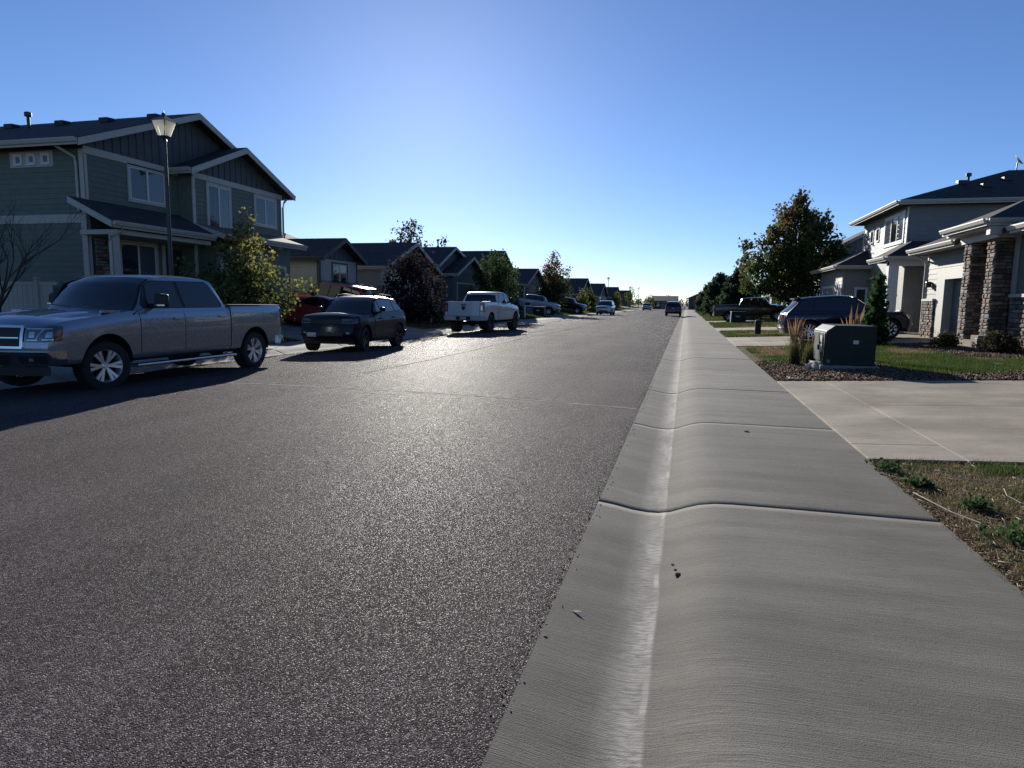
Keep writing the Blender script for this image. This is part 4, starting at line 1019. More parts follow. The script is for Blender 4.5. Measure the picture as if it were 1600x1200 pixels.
BLUEG = mat('blue grey siding paint', (.085, .115, .135), .6, var=.08, bump=.2, bscale=60)
BROWN = mat('brown siding paint', (.085, .075, .065), .6, var=.08)
GREYS = mat('grey siding paint', (.17, .175, .17), .6, var=.08)
zg_ = zl(-18)
h2 = gable_house('small cream house with a dark gable right behind the red coupe', -18, 30.5, 32.5, 34.5, zg_, 3.66, 4.78, CREAM, GABLE_D, trim=GABLE_D, win=[(31.8, 33.3)], wtrim=GABLE_D); fix(h2)
h3 = gable_house('tan house under a long dark roof behind the purple leaved tree', -17.6, 37.0, 41.3, 45.5, zg_, 3.55, 5.32, TAN, GABLE_D, win=[(38, 39.4)], door=(40.6, 44.7)); fix(h3)
h4 = gable_house('blue grey house with two cream edged gables behind the white pickup', -18.4, 47.8, 51.2, 57.4, zg_, 4.25, 5.85, BLUEG, BLUEG, win=[], door=None, near=False)
f4 = FX(-17.5, 1); wallbox(h4, -18.4, -17.5, 49.2, 56.7, .3, 3.6, BLUEG)
board_panel(h4, f4, [(49.2, 3.6), (56.7, 3.6), (52.95, 5.0)], BLUEG, .5); gable_roof(h4, 'x', -20, -17.0, 48.8, 52.95, 57.1, 3.65, 5.18, SHINGLE)
garage_door(h4, f4, 50.2, 55.6, .7, 2.9, DOORP, n=-.02); window(h4, FX(-18.4, 1), 48.0, 49.0, 2.2, 3.4)
roof_vent(h4, -19.5, 51.2, 5.9, pipe=True); fix(h4)
fix(gable_house('brown house with the tallest dark roof behind the round green tree', -19, 63.3, 68.4, 73.4, zg_, 4.35, 6.85, BROWN, GABLE_D, win=[(65, 66.5), (71, 73)], near=False))
fix(gable_house('dark brown house between the round green tree and the orange topped tree', -18, 75.0, 80.2, 85.4, zg_, 3.6, 5.6, BROWN, GABLE_D, win=[(82.4, 84.4)], door=(76.4, 81), near=False))
fix(gable_house('grey brown house hidden behind the orange topped tree', -18, 91.5, 97, 102.5, zg_, 3.1, 5.4, GREYS, GABLE_D, win=[(93, 95)], door=(97, 101.6), near=False))
fix(gable_house('dark roofed house behind the first far street lamp', -17, 109, 116, 123, zg_, 2.95, 5.75, BROWN, GABLE_D, win=[(110, 112)], door=(113.5, 118), near=False))
fix(gable_house('grey house beyond the first far street lamp', -17.5, 138, 145, 152, zg_, 2.95, 5.7, GREYS, GABLE_D, win=[(139.5, 142)], door=(145, 150), near=False))
fix(gable_house('brown house next to last on the left side of the road', -17.5, 168, 175, 182, zg_, 2.95, 5.7, BROWN, GABLE_D, win=[(170, 173)], near=False))
fix(gable_house('last dark house on the left side by the second far street lamp', -17.5, 208, 215, 222, zg_, 2.95, 5.6, GREYS, GABLE_D, win=[(210, 213)], near=False))
hb = empty('house', (-31, 47, .6), label='house with a weathered brown hip roof and vent pipe rising behind the cream house', cat='house')
wallbox(hb, -40, -27.6, 43, 52, 0, 4.6, TAN); hip_roof(hb, -40.4, -27.0, 42.5, 52.5, 4.7, 6.9, SHINGLE_BR, 4.5, 'x'); roof_vent(hb, -29.4, 45.0, 5.85, pipe=True); fix(hb)
he = empty('house', (-5.5, 192, 0), label='brown house facing down the road at its far end', cat='house')
wallbox(he, -9.0, -2.6, 190, 200, -.4, 2.35, BROWN); gable_roof(he, 'x', -9.4, -2.2, 189.5, 195, 200.5, 2.4, 3.75, SHINGLE); 
garage_door(he, FY(190, -1), -6.4, -3.6, .0, 1.9, GREYS, n=.03); window(he, FY(190, -1), -8.4, -7.2, .9, 1.9); fix(he)
hr = empty('house', (4.5, 190, 0), label='dark gabled house at the far end on the right beside the last trees', cat='house')
wallbox(hr, .6, 9, 185, 197, -.4, 3.0, BROWN); gable_roof(hr, 'y', 184.5, 197.5, 0, 4.8, 9.5, 3.0, 5.2, SHINGLE); board_panel(hr, FY(185, -1), [(.6, 3.0), (9, 3.0), (4.8, 5.0)], BROWN, .6); window(hr, FY(185, -1), 3, 5, 1, 2.2); fix(hr)

# ---------------------------------------------------------------- near right garage house with stone pillars
SAGE = mat('sage grey siding paint', (.175, .17, .145), .6, var=.08, vscale=4, bump=.25, bscale=60)
SAGED = mat('garage door paint', (.19, .187, .16), .55, var=.05)
r1 = empty('house', (9.1, 24, .4), label='single storey house with stone pillars and garage door at the right edge', cat='house')
fx = FX(9.1, -1)
wallbox(r1, 9.1, 19, 12, 23.2, 0, 3.6, SAGE); wallbox(r1, 9.1, 19, 27.7, 29.6, 0, 3.6, SAGE); wallbox(r1, 9.42, 19, 23.2, 27.7, 0, 3.6, SAGE); wallbox(r1, 9.1, 9.42, 23.2, 27.7, 2.62, 3.6, SAGE)
siding(r1, fx, 23.0, 29.55, 2.80, 3.60, SAGE, .19); siding(r1, fx, 28.45, 29.5, 1.86, 2.80, SAGE, .19); siding(r1, FY(29.6, 1), 9.1, 18, .6, 3.5, SAGE, .19)
siding(r1, fx, 13, 22.1, 1.95, 3.55, SAGE, .19)
fbox('corner_board', fx, 29.5, 29.62, 1.86, 3.6, 0, .035, TRIM, r1)
gd = MB(); fx.box(gd, 27.66, 28.42, .4, 2.82, -.32, .03); fx.box(gd, 23.05, 27.66, 2.56, 2.80, -.30, .045); fx.box(gd, 22.95, 23.2, .4, 2.56, -.32, .03)
gfr = gd.build('garage_frame', TRIM, r1)
for i in range(4):
    z0 = .46 + .525 * i; fbox('door_panel', fx, 23.2, 27.66, z0, z0 + .515, -.32, -.26, SAGED, gfr)
for nm, u0, u1, z0, z1, F in (('stone_base', 28.42, 29.62, .36, 1.78, fx), ('stone_base', 13.0, 22.3, .30, 1.86, fx)):
    p = fbox(nm, F, u0, u1, z0, z1, 0, .05, MORTAR, r1)
    stonework(p, Face(9.05, 0, 0, 1, -1, 0), max(u0, 19.2), u1, z0 + .02, z1)
    fbox('stone_cap', F, u0, u1, z1, z1 + .09, 0, .14, TRIM, p)
p = fbox('stone_base', FY(29.62, 1), 9.05, 10.2, .36, 1.78, -.01, .04, MORTAR, r1)
for y0, y1 in ((22.45, 23.0), (24.15, 24.7)):
    p = wallbox(r1, 8.63, 9.02, y0 + .03, y1 - .03, .5, 3.56, MORTAR, 'stone_pillar')
    stonework(p, Face(8.63, 0, 0, 1, -1, 0), y0, y1, .55, 3.55, wmin=.2, wmax=.40); stonework(p, Face(0, y0 + .03, 1, 0, 0, -1), 8.60, 9.05, .55, 3.55, wmin=.16, wmax=.36)
b = MB(); b.box(8.45, 9.1, 21.6, 22.2, .25, .56); b.box(8.45, 9.1, 22.3, 24.9, .25, .56); b.build('porch_slab', DRIVE, r1)
b = MB(); b.box(8.22, 8.5, 22.05, 22.6, .2, .75); b.build('step_block', DRIVE, r1, bevel=.02)
b = MB(); b.box(8.55, 9.1, 22.25, 25.0, 3.56, 3.80); b.build('porch_beam', TRIM, r1)
hip_roof(r1, 8.12, 15.5, 21.9, 25.3, 4.06, 4.85, SHINGLE, 1.7, 'x')
b = MB(); b.hexa([(8.22, 21.95, 3.80), (9.1, 21.95, 3.80), (9.1, 25.25, 3.80), (8.22, 25.25, 3.80), (8.22, 21.95, 3.88), (9.1, 21.95, 3.88), (9.1, 25.25, 3.88), (8.22, 25.25, 3.88)]); b.build('soffit', TRIM, r1)
b = MB(); b.box(8.22, 9.1, 21.95, 22.2, 3.62, 3.80); b.build('porch_beam', TRIM, r1)
def half(x): return 3.78 + (x - 8.5) * .422
b = MB()
for y0, y1, xe in ((25.3, 30.05, 8.5), (21.9, 25.3, 9.15), (11.6, 21.9, 8.5)):
    b.hexa([(xe, y0, half(xe) - .16), (14, y0, 5.94), (14, y1, 5.94), (xe, y1, half(xe) - .16), (xe, y0, half(xe)), (14, y0, 6.1), (14, y1, 6.1), (xe, y1, half(xe))])
b.hexa([(14, 11.6, 5.94), (19.5, 11.6, 3.62), (19.5, 30.05, 3.62), (14, 30.05, 5.94), (14, 11.6, 6.1), (19.5, 11.6, 3.78), (19.5, 30.05, 3.78), (14, 30.05, 6.1)])
b.build('roof', SHINGLE, r1)
gutter_run(r1, [(8.5, 25.32, 3.78), (8.5, 30.03, 3.78)], (-1, 0)); gutter_run(r1, [(8.5, 11.62, 3.78), (8.5, 21.4, 3.78)], (-1, 0))
b = MB(); b.box(8.6, 9.1, 25.32, 30.0, 3.60, 3.66); b.build('soffit', TRIM, r1)
fbox('corner_board', fx, 22.15, 22.42, 1.95, 3.6, .01, .05, TRIM, r1)
downspout(r1, [(8.55, 29.75, 3.62), (8.7, 29.72, 3.5), (9.0, 29.68, 3.36), (9.04, 29.68, 3.2), (9.04, 29.68, .5)])
lt = MB(); lt.box(8.88, 9.07, 28.95, 29.1, 2.30, 2.52); lt.build('wall_lamp', IRON, r1, bevel=.03)
fix(r1)
# ---------------------------------------------------------------- two storey house behind it
PALE = mat('pale siding paint', (.265, .258, .235), .6, var=.06, vscale=4, bump=.25, bscale=60)
r2 = empty('house', (9.6, 38, .45), label='two storey pale house with a big upstairs window behind the stone pillared house', cat='house')
wallbox(r2, 9.6, 24, 34.4, 42.2, 0, 6.12, PALE); wallbox(r2, 8.3, 9.6, 40.5, 46.8, 0, 3.7, PALE)
f2 = FX(9.6, -1); siding(r2, f2, 34.5, 42.1, 3.95, 6.0, PALE, .2); siding(r2, FY(34.4, -1), 9.7, 17, 3.95, 6.0, PALE, .2); siding(r2, FY(34.4, -1), 9.7, 15, .6, 3.8, PALE, .2); siding(r2, FX(8.3, -1), 40.6, 46.7, .5, 3.5, PALE, .2)
siding(r2, FY(40.5, -1), 8.4, 9.55, .5, 3.55, PALE, .2)
for F, u in ((f2, 34.38), (f2, 42.1)): fbox('corner_board', F, u, u + .12, 3.95, 6.05, 0, .035, WHITE, r2)
window(r2, f2, 34.95, 37.9, 4.62, 5.82, trim=WHITE, tw=.14, panes=3, pale_panes=[0, 2]); window(r2, f2, 39.0, 39.5, 4.95, 5.6, trim=WHITE, panes=1, tw=.07); window(r2, f2, 40.1, 40.6, 4.95, 5.6, trim=WHITE, panes=1, tw=.07)
hip_roof(r2, 9.0, 24.6, 33.8, 42.8, 6.28, 8.2, SHINGLE, 5.9, 'x')
window(r2, FY(40.5, -1), 9.0, 9.5, 1.65, 2.5, trim=WHITE, panes=1, tw=.08)
b = MB(); b.add([(7.8, 40.0, 3.75), (9.6, 40.0, 3.75), (9.6, 47.2, 3.75), (7.8, 47.2, 3.75), (9.6, 41.2, 4.65), (9.6, 46.0, 4.65), (7.8, 40, 3.6), (9.6, 40, 3.6), (9.6, 47.2, 3.6), (7.8, 47.2, 3.6)], [(0, 1, 4), (0, 4, 5, 3), (2, 3, 5), (1, 2, 5, 4), (6, 7, 8, 9), (0, 1, 7, 6), (1, 2, 8, 7), (2, 3, 9, 8), (3, 0, 6, 9)]); b.build('roof', SHINGLE, r2)
gutter_run(r2, [(7.8, 40.0, 3.75), (9.6, 40.0, 3.75)], (0, -1)); gutter_run(r2, [(7.8, 40.0, 3.75), (7.8, 47.2, 3.75)], (-1, 0))
b = MB(); b.add([(8.3, 32.4, 3.72), (11.5, 32.4, 3.72), (11.5, 35.2, 3.72), (8.3, 35.2, 3.72), (9.6, 33.6, 4.45), (11.5, 33.6, 4.45), (9.6, 35.2, 4.45), (8.3, 32.4, 3.55), (11.5, 32.4, 3.55), (11.5, 35.2, 3.55), (8.3, 35.2, 3.55)], [(0, 1, 5, 4), (0, 4, 6, 3), (7, 8, 9, 10), (0, 1, 8, 7), (3, 0, 7, 10), (1, 2, 9, 8), (2, 3, 10, 9), (4, 5, 2, 6)], ); b.build('roof', SHINGLE, r2, normals=True)
gutter_run(r2, [(8.3, 32.4, 3.72), (11.5, 32.4, 3.72)], (0, -1)); gutter_run(r2, [(8.3, 32.4, 3.72), (8.3, 35.2, 3.72)], (-1, 0))
wallbox(r2, 8.5, 8.9, 32.65, 33.05, .3, 3.5, WHITE, 'porch_post'); b = MB(); b.box(8.5, 11.4, 32.6, 32.9, 3.32, 3.55); b.build('porch_beam', WHITE, r2)
garage_door(r2, FX(8.3, -1), 41.3, 45.8, .42, 2.6, WHITE, n=.0, trim=WHITE)
for x_, y_ in ((12.2, 36.2), (14.2, 36.6), (13.0, 35.6)): roof_vent(r2, x_, y_, 6.28 + (y_ - 33.8) * .427 + .02)
roof_vent(r2, 12.6, 36.6, 6.28 + 2.8 * .427 - .22, pipe=True)
dish = MB(); dish.lathe([(0, 0), (.12, .015), (.24, .06), (.30, .10), (.29, .10), (.24, .075), (.12, .03), (0, .012)], 20, 'z')
do = dish.build('dish', GREYS, r2, smooth=50); do.location = (15.2, 38.3, 8.62); do.rotation_euler = (R(55), 0, R(60))
tube_part('dish_mast', [(15.2, 38.3, 8.1), (15.2, 38.3, 8.45), (15.25, 38.35, 8.6)], .03, IRON, r2)
fix(r2)
r3 = empty('house', (9.5, 56, .45), label='dark gabled house between the maple and the two storey pale house', cat='house')
wallbox(r3, 9.6, 17.6, 52, 62, 0, 5.3, GREYS); board_panel(r3, FY(52, -1), [(9.6, 5.3), (17.6, 5.3), (13.6, 7.4)], GREYS, .5); gable_roof(r3, 'y', 51.5, 62.5, 9.1, 13.6, 18.1, 5.2, 7.6, SHINGLE)
siding(r3, FY(52, -1), 9.7, 17.5, .6, 5.2, GREYS, .22); window(r3, FX(9.6, -1), 54, 56, 1.6, 2.8); fix(r3)
for i, (lab, y, dx) in enumerate((('house with a low dark roof behind the dark evergreens on the right', 72, 0), ('second low roofed house past the evergreens on the right', 96, .4), ('third low roofed house past the evergreens on the right', 122, .2))):
    h = empty('house', (10 + dx, y, .5), label=lab, cat='house', group='houses along the right side')
    wallbox(h, 10 + dx, 20, y - 6, y + 6, 0, 3.6, (TAN, GREYS, BROWN)[i]); gable_roof(h, 'y', y - 6.4, y + 6.4, 9.5 + dx, 15, 20.5, 3.6, 5.6, SHINGLE); garage_door(h, FX(10 + dx, -1), y - 4, y + 1, .5, 2.6, TAN, n=.0); window(h, FX(10 + dx, -1), y + 2.5, y + 4.5, 1.5, 2.7); fix(h)

# ---------------------------------------------------------------- vinyl fence by the green house
VINYL = mat('beige vinyl', (.46, .42, .36), .5, var=.05)
fe = empty('fence', (-19.8, 15.9, .6), label='beige vinyl privacy fence behind the bonnet of the grey pickup', cat='fence')
def fence_run(x0, y0, x1, y1, zt=2.0):
    d = Vector((x1 - x0, y1 - y0)); L = d.length; d /= L; F = Face(x0, y0, d.x, d.y, d.y, -d.x); n = int(L / .19)
    for i in range(n): fbox('slat', F, .19 * i + .004, .19 * i + .186, .55, zt - .12, -.012, .012, VINYL, fe)
    fbox('rail', F, 0, L, zt - .12, zt - .02, -.03, .03, VINYL, fe); fbox('rail', F, 0, L, .45, .58, -.03, .03, VINYL, fe)
    for k in range(int(L / 1.9) + 1):
        u = min(L, k * 1.9); p = fbox('post', F, u - .065, u + .065, .3, zt + .05, -.065, .065, VINYL, fe); fbox('post_cap', F, u - .085, u + .085, zt + .05, zt + .11, -.085, .085, VINYL, p, bevel=.02)
fence_run(-24.5, 15.9, -18.05, 15.9, 1.98)
fix(fe)

# ================================================================== trees and plants
def leaf_cloud(C, per, size, sig, rng, elong=1.0, droop=.3, up=False):
    """C (n,3) cluster centres -> verts, faces, index of cluster per leaf"""
    n = len(C); k = n * per
    ci = np.repeat(np.arange(n), per)
    P = C[ci] + rng.normal(0, 1, (k, 3)) * sig
    d = rng.normal(0, 1, (k, 3)); d[:, 2] -= droop
    if up: d[:, 2] = np.abs(d[:, 2]) + .6
    d /= np.linalg.norm(d, axis=1)[:, None]
    e = np.cross(d, rng.normal(0, 1, (k, 3))); e /= np.linalg.norm(e, axis=1)[:, None] + 1e-9
    s = size * rng.uniform(.55, 1.25, k)[:, None]
    nrm = np.cross(d, e)
    tip = P + d * s * elong; l = P + d * s * .45 * elong + e * s * .42 + nrm * s * .10; r = P + d * s * .45 * elong - e * s * .42 + nrm * s * .10
    V = np.stack([P, l, tip, r], 1).reshape(-1, 3); Fc = np.arange(4 * k).reshape(-1, 4)
    return V, Fc, ci, P

def tree(name, label, loc, h, t0, prof, ncl, per, size, sig, pal, seed, tintfn=None, trunk_r=.10, cat='tree', group=None, limbs=45, bark=BARK, elong=1.0, droop=.3, xs=1.0, ys=1.0, lobes=.28, fill=.55):
    """prof = [(t, radius)] with t from 0 at the crown's bottom (height t0) to 1 at the top"""
    rng = np.random.default_rng(seed); root = empty(name, loc, (0, 0, 0), label, cat, group)
    ts = np.array([p[0] for p in prof]); rs = np.array([p[1] for p in prof])
    tt = np.linspace(0, 1, 200); w = np.interp(tt, ts, rs) ** 1.6 + .02; w /= w.sum()
    t = rng.choice(tt, ncl, p=w) + rng.uniform(-.01, .01, ncl); a = rng.uniform(0, 2*np.pi, ncl)
    ph = rng.uniform(0, 6.28, 8)
    lob = 1 + lobes * (np.sin(a * 2 + ph[0] + 5 * t) * .5 + np.sin(a * 3 + ph[1] - 9 * t) * .45 + np.sin(a * 5 + ph[2] + 17 * t) * .35)
    r = np.interp(t, ts, rs) * lob * rng.uniform(0, 1, ncl) ** fill
    C = np.stack([r * np.cos(a) * xs, r * np.sin(a) * ys, t0 + t * (h - t0)], 1)
    V, Fc, ci, P = leaf_cloud(C, per, size, sig, rng, elong, droop)
    pal = np.array(pal); k = len(P)
    cb = rng.uniform(.7, 1.3, ncl)
    if tintfn is not None: idx = tintfn(P, t[ci], rng, len(pal))
    else: idx = rng.integers(0, len(pal), k)
    T = pal[idx] * (cb[ci] * rng.uniform(.75, 1.25, k))[:, None]
    raw_mesh('crown', V, Fc, LEAF, T, root)
    b = MB(); top = t0 + (h - t0) * .72
    wob = [(0.04 * math.sin(i * 1.7 + seed), .04 * math.cos(i * 1.3 + seed), -.05 + (top + .05) * i / 7) for i in range(8)]; wob[0] = (0, 0, -.1)
    b.tube(wob, [trunk_r * 1.25] + [trunk_r * (1 - .12 * i) for i in range(1, 8)], 8)
    order = rng.permutation(ncl)[:limbs]
    for i in order:
        c = Vector(C[i]); zb = max(t0 * .55, min(top * .95, c.z - .25 * (h - t0) - .35 * math.hypot(c.x, c.y))); s = Vector((0, 0, zb)); m = s.lerp(c, .5) + Vector((0, 0, .08 * (c - s).length * (-1 if droop > .6 else 1)))
        rr = trunk_r * .30 * (1 - .5 * i / max(1, ncl)); b.tube([s, m, c], [rr, rr * .6, rr * .2], 5, cap=False)
    b.build('trunk', bark, root, smooth=60); return root

G1c, G2c, G3c = (.035, .058, .016), (.06, .085, .022), (.11, .13, .03)
YEL, ORA, RUS, RED_ = (.26, .19, .04), (.15, .075, .03), (.10, .042, .025), (.13, .035, .028)
def maple_tint(P, t, rng, n):
    q = t * .8 - P[:, 0] * .08 + rng.normal(0, .16, len(t))
    return np.where(q > 1.0, 4, np.where(q > .78, 3, np.where(q > .52, 2, np.where(rng.random(len(t)) < .5, 0, 1))))
tree('maple_tree', 'large maple turning red and gold at its top, by the driveway on the right', (7.25, 51.0, zr(7.25)), 8.8, 1.8,
     [(0, 1.2), (.12, 2.7), (.3, 3.5), (.5, 3.0), (.72, 2.2), (.9, 1.2), (1, .3)], 330, 50, .24, .23, [G1c, G2c, (.09, .08, .028), (.12, .065, .03), (.085, .038, .025)], 5, maple_tint, .16, lobes=.42)
def bush_tint(P, t, rng, n):
    q = t + rng.normal(0, .3, len(t)) + P[:, 0] * .15; return np.where(q > .95, 3, np.where(q > .5, 2, np.where(q > .1, 1, 0)))
tree('ornamental_pear_tree', 'bushy yellow green tree between the street lamp and the grey pickup tailgate', (-14.5, 19.9, zl(-14.5)), 4.05, .4,
     [(0, .95), (.15, 1.45), (.4, 1.5), (.6, 1.1), (.8, .6), (1, .12)], 170, 30, .14, .15, [G1c, (.08, .10, .028), (.14, .145, .04), (.25, .20, .06)], 8, bush_tint, .07, lobes=.7)
tree('plum_tree', 'wide purple leaved tree in front of the tan house', (-14.9, 35.0, zl(-14.9)), 4.0, .25, [(0, 1.3), (.2, 1.8), (.5, 1.75), (.75, 1.35), (.92, .8), (1, .3)], 230, 22, .17, .22,
     [(.020, .016, .018), (.024, .016, .018), (.018, .019, .018), (.028, .018, .019)], 12, None, .09)
tree('tall_tree', 'thin topped tree rising over the roof behind the purple leaved tree', (-25.5, 59.5, .6), 8.6, 2.5, [(0, 2.8), (.4, 2.9), (.7, 2.2), (.9, 1.0), (1, .3)], 110, 22, .26, .22, [(.05, .045, .03), (.07, .05, .03), (.04, .05, .03)], 13, None, .14, lobes=.5)
tree('round_tree', 'rounded dense green tree behind the cab of the white pickup', (-15.3, 53.5, zl(-15.3)), 5.15, .6, [(0, 1.2), (.2, 2.0), (.5, 2.1), (.75, 1.6), (.92, .8), (1, .2)], 330, 26, .16, .2, [(.035, .055, .022), (.05, .075, .028), (.065, .09, .03)], 14, None, .10)
def top_tint(P, t, rng, n):
    q = t + rng.normal(0, .2, len(t)) - P[:, 0] * .08; return np.where(q > .72, 3, np.where(q > .5, 2, rng.integers(0, 2, len(t))))
tree('maple_tree', 'narrow tree with orange top rising behind the silver white pickup', (-15.4, 78.8, zl(-15.4)), 7.0, .8, [(0, 1.3), (.2, 2.0), (.45, 1.8), (.7, 1.25), (.9, .55), (1, .15)], 240, 24, .21, .25, [(.035, .045, .02), (.05, .06, .025), (.10, .08, .03), (.20, .10, .04)], 15, top_tint, .10)
for i, (px_, y, h, r, lab, pal) in enumerate((
    (-14.0, 92, 3.1, 1.0, 'first small yellow green tree beyond the black pickup', (G2c, G3c, (.2, .16, .05))),
    (-14.4, 103, 3.4, 1.1, 'second small olive tree near the white SUV', (G1c, G2c, (.14, .12, .04))),
    (-13.9, 139, 3.8, 1.3, 'small yellow green tree behind the white SUV', (G2c, G3c, (.2, .16, .05))),
    (-14.1, 176, 5.8, 2.0, 'taller green tree far down the left side', (G1c, G2c, G3c)),
    (-9.8, 188, 4.2, 1.5, 'yellow green tree at the left corner of the end house', (G3c, G2c, (.2, .15, .05))))):
    tree('street_tree', lab, (px_, y, gz(px_)), h, .4, [(0, r * .6), (.25, r), (.6, r * .8), (.9, r * .35), (1, .1)], 90, 18, .22, .2, pal, 20 + i, None, .08, group='small street trees on the left')
tree('shrub', 'small dark shrub beside the black pickup on its driveway', (-16.8, 83, zl(-16.8)), 2.6, .2, [(0, .8), (.4, 1.2), (.8, .8), (1, .2)], 80, 18, .16, .16, [G1c, G2c], 28, None, .05, cat='shrub')
DKG = [(.018, .032, .018), (.026, .044, .022), (.035, .055, .028)]
for i, (x, y, h, r, lab) in enumerate(((4.6, 66, 4.8, 1.9, 'nearest dark evergreen behind the dark pickup on the right'), (3.9, 82, 5.4, 2.0, 'second dark evergreen from the maple on the right'), (4.2, 97, 5.2, 1.9, 'third evergreen, pale tipped, on the right'), (3.6, 118, 5.0, 2.0, 'evergreen before the brownish one at the end on the right'))):
    tree('pine_tree', lab, (x, y, zr(x)), h, .3, [(0, r), (.3, r * .95), (.6, r * .65), (.85, r * .3), (1, .04)], 260, 22, .30, .14, DKG, 40 + i, None, .12, elong=1.4, droop=-.4, group='evergreens along the right walk', fill=.6, lobes=.2)
tree('street_tree', 'low brownish tree last in the row of evergreens on the right', (3.2, 140, zr(3.2)), 3.8, .4, [(0, 1.2), (.4, 1.6), (.8, .9), (1, .2)], 90, 18, .25, .22, [(.09, .07, .03), (.12, .09, .035), G1c], 47, None, .08)
tree('conifer', 'small narrow dwarf conifer in front of the navy SUV', (6.25, 25.0, zr(6.25)), 2.3, .05, [(0, .34), (.2, .36), (.5, .25), (.8, .12), (1, .02)], 150, 26, .11, .07, [(.018, .045, .015), (.03, .065, .02), (.045, .085, .025)], 50, None, .05, elong=1.5, droop=-.2, lobes=.25)
for i, (x, y, h, r, lab) in enumerate(((7.7, 22.9, .42, .36, 'low round twiggy shrub left of the stone pillar step'), (8.35, 21.3, .48, .36, 'dark low shrub at the foot of the nearer stone pillar'), (8.2, 20.3, .50, .44, 'low shrub before the stone wall at the right edge'))):
    tree('shrub', lab, (x, y, zr(x)), h, .02, [(0, r * .8), (.4, r), (.8, r * .7), (1, .1)], 90, 22, .06, .06, [(.035, .032, .018), (.04, .05, .02), (.06, .042, .025)], 60 + i, None, .02, cat='shrub', limbs=30, group='shrubs in the mulch bed')

# bare twiggy tree at the left edge
def bare_tree(label, loc, seed, h):
    rng = random.Random(seed); root = empty('bare_tree', loc, (0, 0, 0), label, 'tree')
    b = MB()
    def grow(p, d, L, r, lv):
        n = 3; pts = [p]; rr = [r]
        for i in range(n):
            d = (d + Vector((rng.gauss(0, .10), rng.gauss(0, .10), .06))).normalized(); p = p + d * L / n; pts.append(p); rr.append(r * (1 - .22 * (i + 1)))
        b.tube(pts, rr, 6 if lv < 2 else 4, cap=False)
        if lv < 5:
            for k in range(3 if lv < 4 else 2):
                q = pts[rng.randint(1, n)]; a = rng.uniform(0, 6.28); sp = rng.uniform(.35, .75)
                nd = (d + Vector((math.cos(a) * sp, math.sin(a) * sp, rng.uniform(-.05, .25)))).normalized(); grow(q, nd, L * rng.uniform(.62, .82), r * .52, lv + 1)
    b.tube([(0, 0, -.1), (0, 0, .55)], [.075, .065], 8)
    for k in range(7):
        a = k * .9 + rng.uniform(-.2, .2); grow(Vector((0, 0, .45)), Vector((math.cos(a) * .42, math.sin(a) * .42, 1)).normalized(), h * .34, .038, 1)
    b.build('branches', BARK, root, smooth=60); return root
bare_tree('leafless twiggy tree by the fence at the left edge', (-18.7, 14.6, zl(-18.7)), 4, 4.3)

# ------------------------------------------------------------------ grass blades
def vnoise(x, y, s, seed):
    rng = np.random.default_rng(seed); G = rng.random((64, 64)); x = x / s; y = y / s; xi = np.floor(x).astype(int); yi = np.floor(y).astype(int); fx = x - xi; fy = y - yi
    fx = fx * fx * (3 - 2 * fx); fy = fy * fy * (3 - 2 * fy); g = lambda i, j: G[(xi + i) % 64, (yi + j) % 64]
    return (g(0, 0) * (1 - fx) + g(1, 0) * fx) * (1 - fy) + (g(0, 1) * (1 - fx) + g(1, 1) * fx) * fy
gzv = np.vectorize(gz)
def blades(name, label, x0, x1, y0, y1, n, h, w, green, seed, lean=.9, edge=None, mask=None, pals=None):
    rng = np.random.default_rng(seed); x = rng.uniform(x0, x1, n); y = rng.uniform(y0, y1, n)
    if mask is not None: k = mask(x, y, rng); x, y = x[k], y[k]
    n = len(x); z = gzv(x) - .012
    nz_ = .6 * vnoise(x, y, .9, seed) + .4 * vnoise(x, y, .28, seed + 1)
    g = nz_ + rng.normal(0, .10, n) + (edge(x, y) if edge else 0) < green
    H = h * rng.uniform(.5, 1.3, n) * np.where(g, 1.15, .8); a = rng.uniform(0, 6.28, n); l = rng.uniform(.2, 1, n) * lean * np.where(g, .6, 1.25)
    W_ = w * rng.uniform(.7, 1.3, n); b = rng.uniform(0, 6.28, n)
    P = np.stack([x, y, z], 1); o = np.stack([np.cos(b) * W_, np.sin(b) * W_, 0 * W_], 1); tip = P + np.stack([np.cos(a) * H * l, np.sin(a) * H * l, H * np.sqrt(np.maximum(.06, 1 - np.minimum(l, .98) ** 2))], 1)
    V = np.stack([P - o, P + o, tip], 1).reshape(-1, 3); Fc = np.arange(3 * n).reshape(-1, 3)
    gp = np.array((pals or {}).get('g', [(.045, .075, .018), (.07, .10, .024), (.035, .055, .016)])); dp = np.array((pals or {}).get('d', [(.17, .12, .07), (.23, .17, .10), (.12, .08, .05), (.28, .22, .14), (.10, .065, .04)]))
    T = np.where(g[:, None], gp[rng.integers(0, len(gp), n)], dp[rng.integers(0, len(dp), n)]) * rng.uniform(.7, 1.3, n)[:, None]
    return tag(raw_mesh(name, V, Fc, GRASS, T), label, 'grass', None, 'stuff')
blades('dry_grass', 'dry brown lawn with green tufts beside the near walk and driveway', XR - .03, 7.2, 1.2, 7.05, 150000, .045, .003, .17, 31, edge=lambda x, y: np.where(y > 6.55, -.30, 0) + np.where(x < 1.95, -.03, 0))
blades('grass', 'patchy green lawn behind the green utility cabinet', 2.0, 9.0, 14.9, 24.9, 110000, .075, .006, .46, 33, mask=lambda x, y, r: (y > 15.3 + .35 * np.sin(x * 2) + np.where(x < 4.4, 2.2, 0)) & ~((x > 6.9) & (y > 19.0 + .4 * np.sin(x * 3))), edge=lambda x, y: np.where((y < 20.5) & (x > 4), -.22, .05))
blades('grass', 'lawn strip between the navy SUV driveway and the maple', 1.85, 9.2, 31.6, 38.4, 40000, .09, .012, .45, 35)
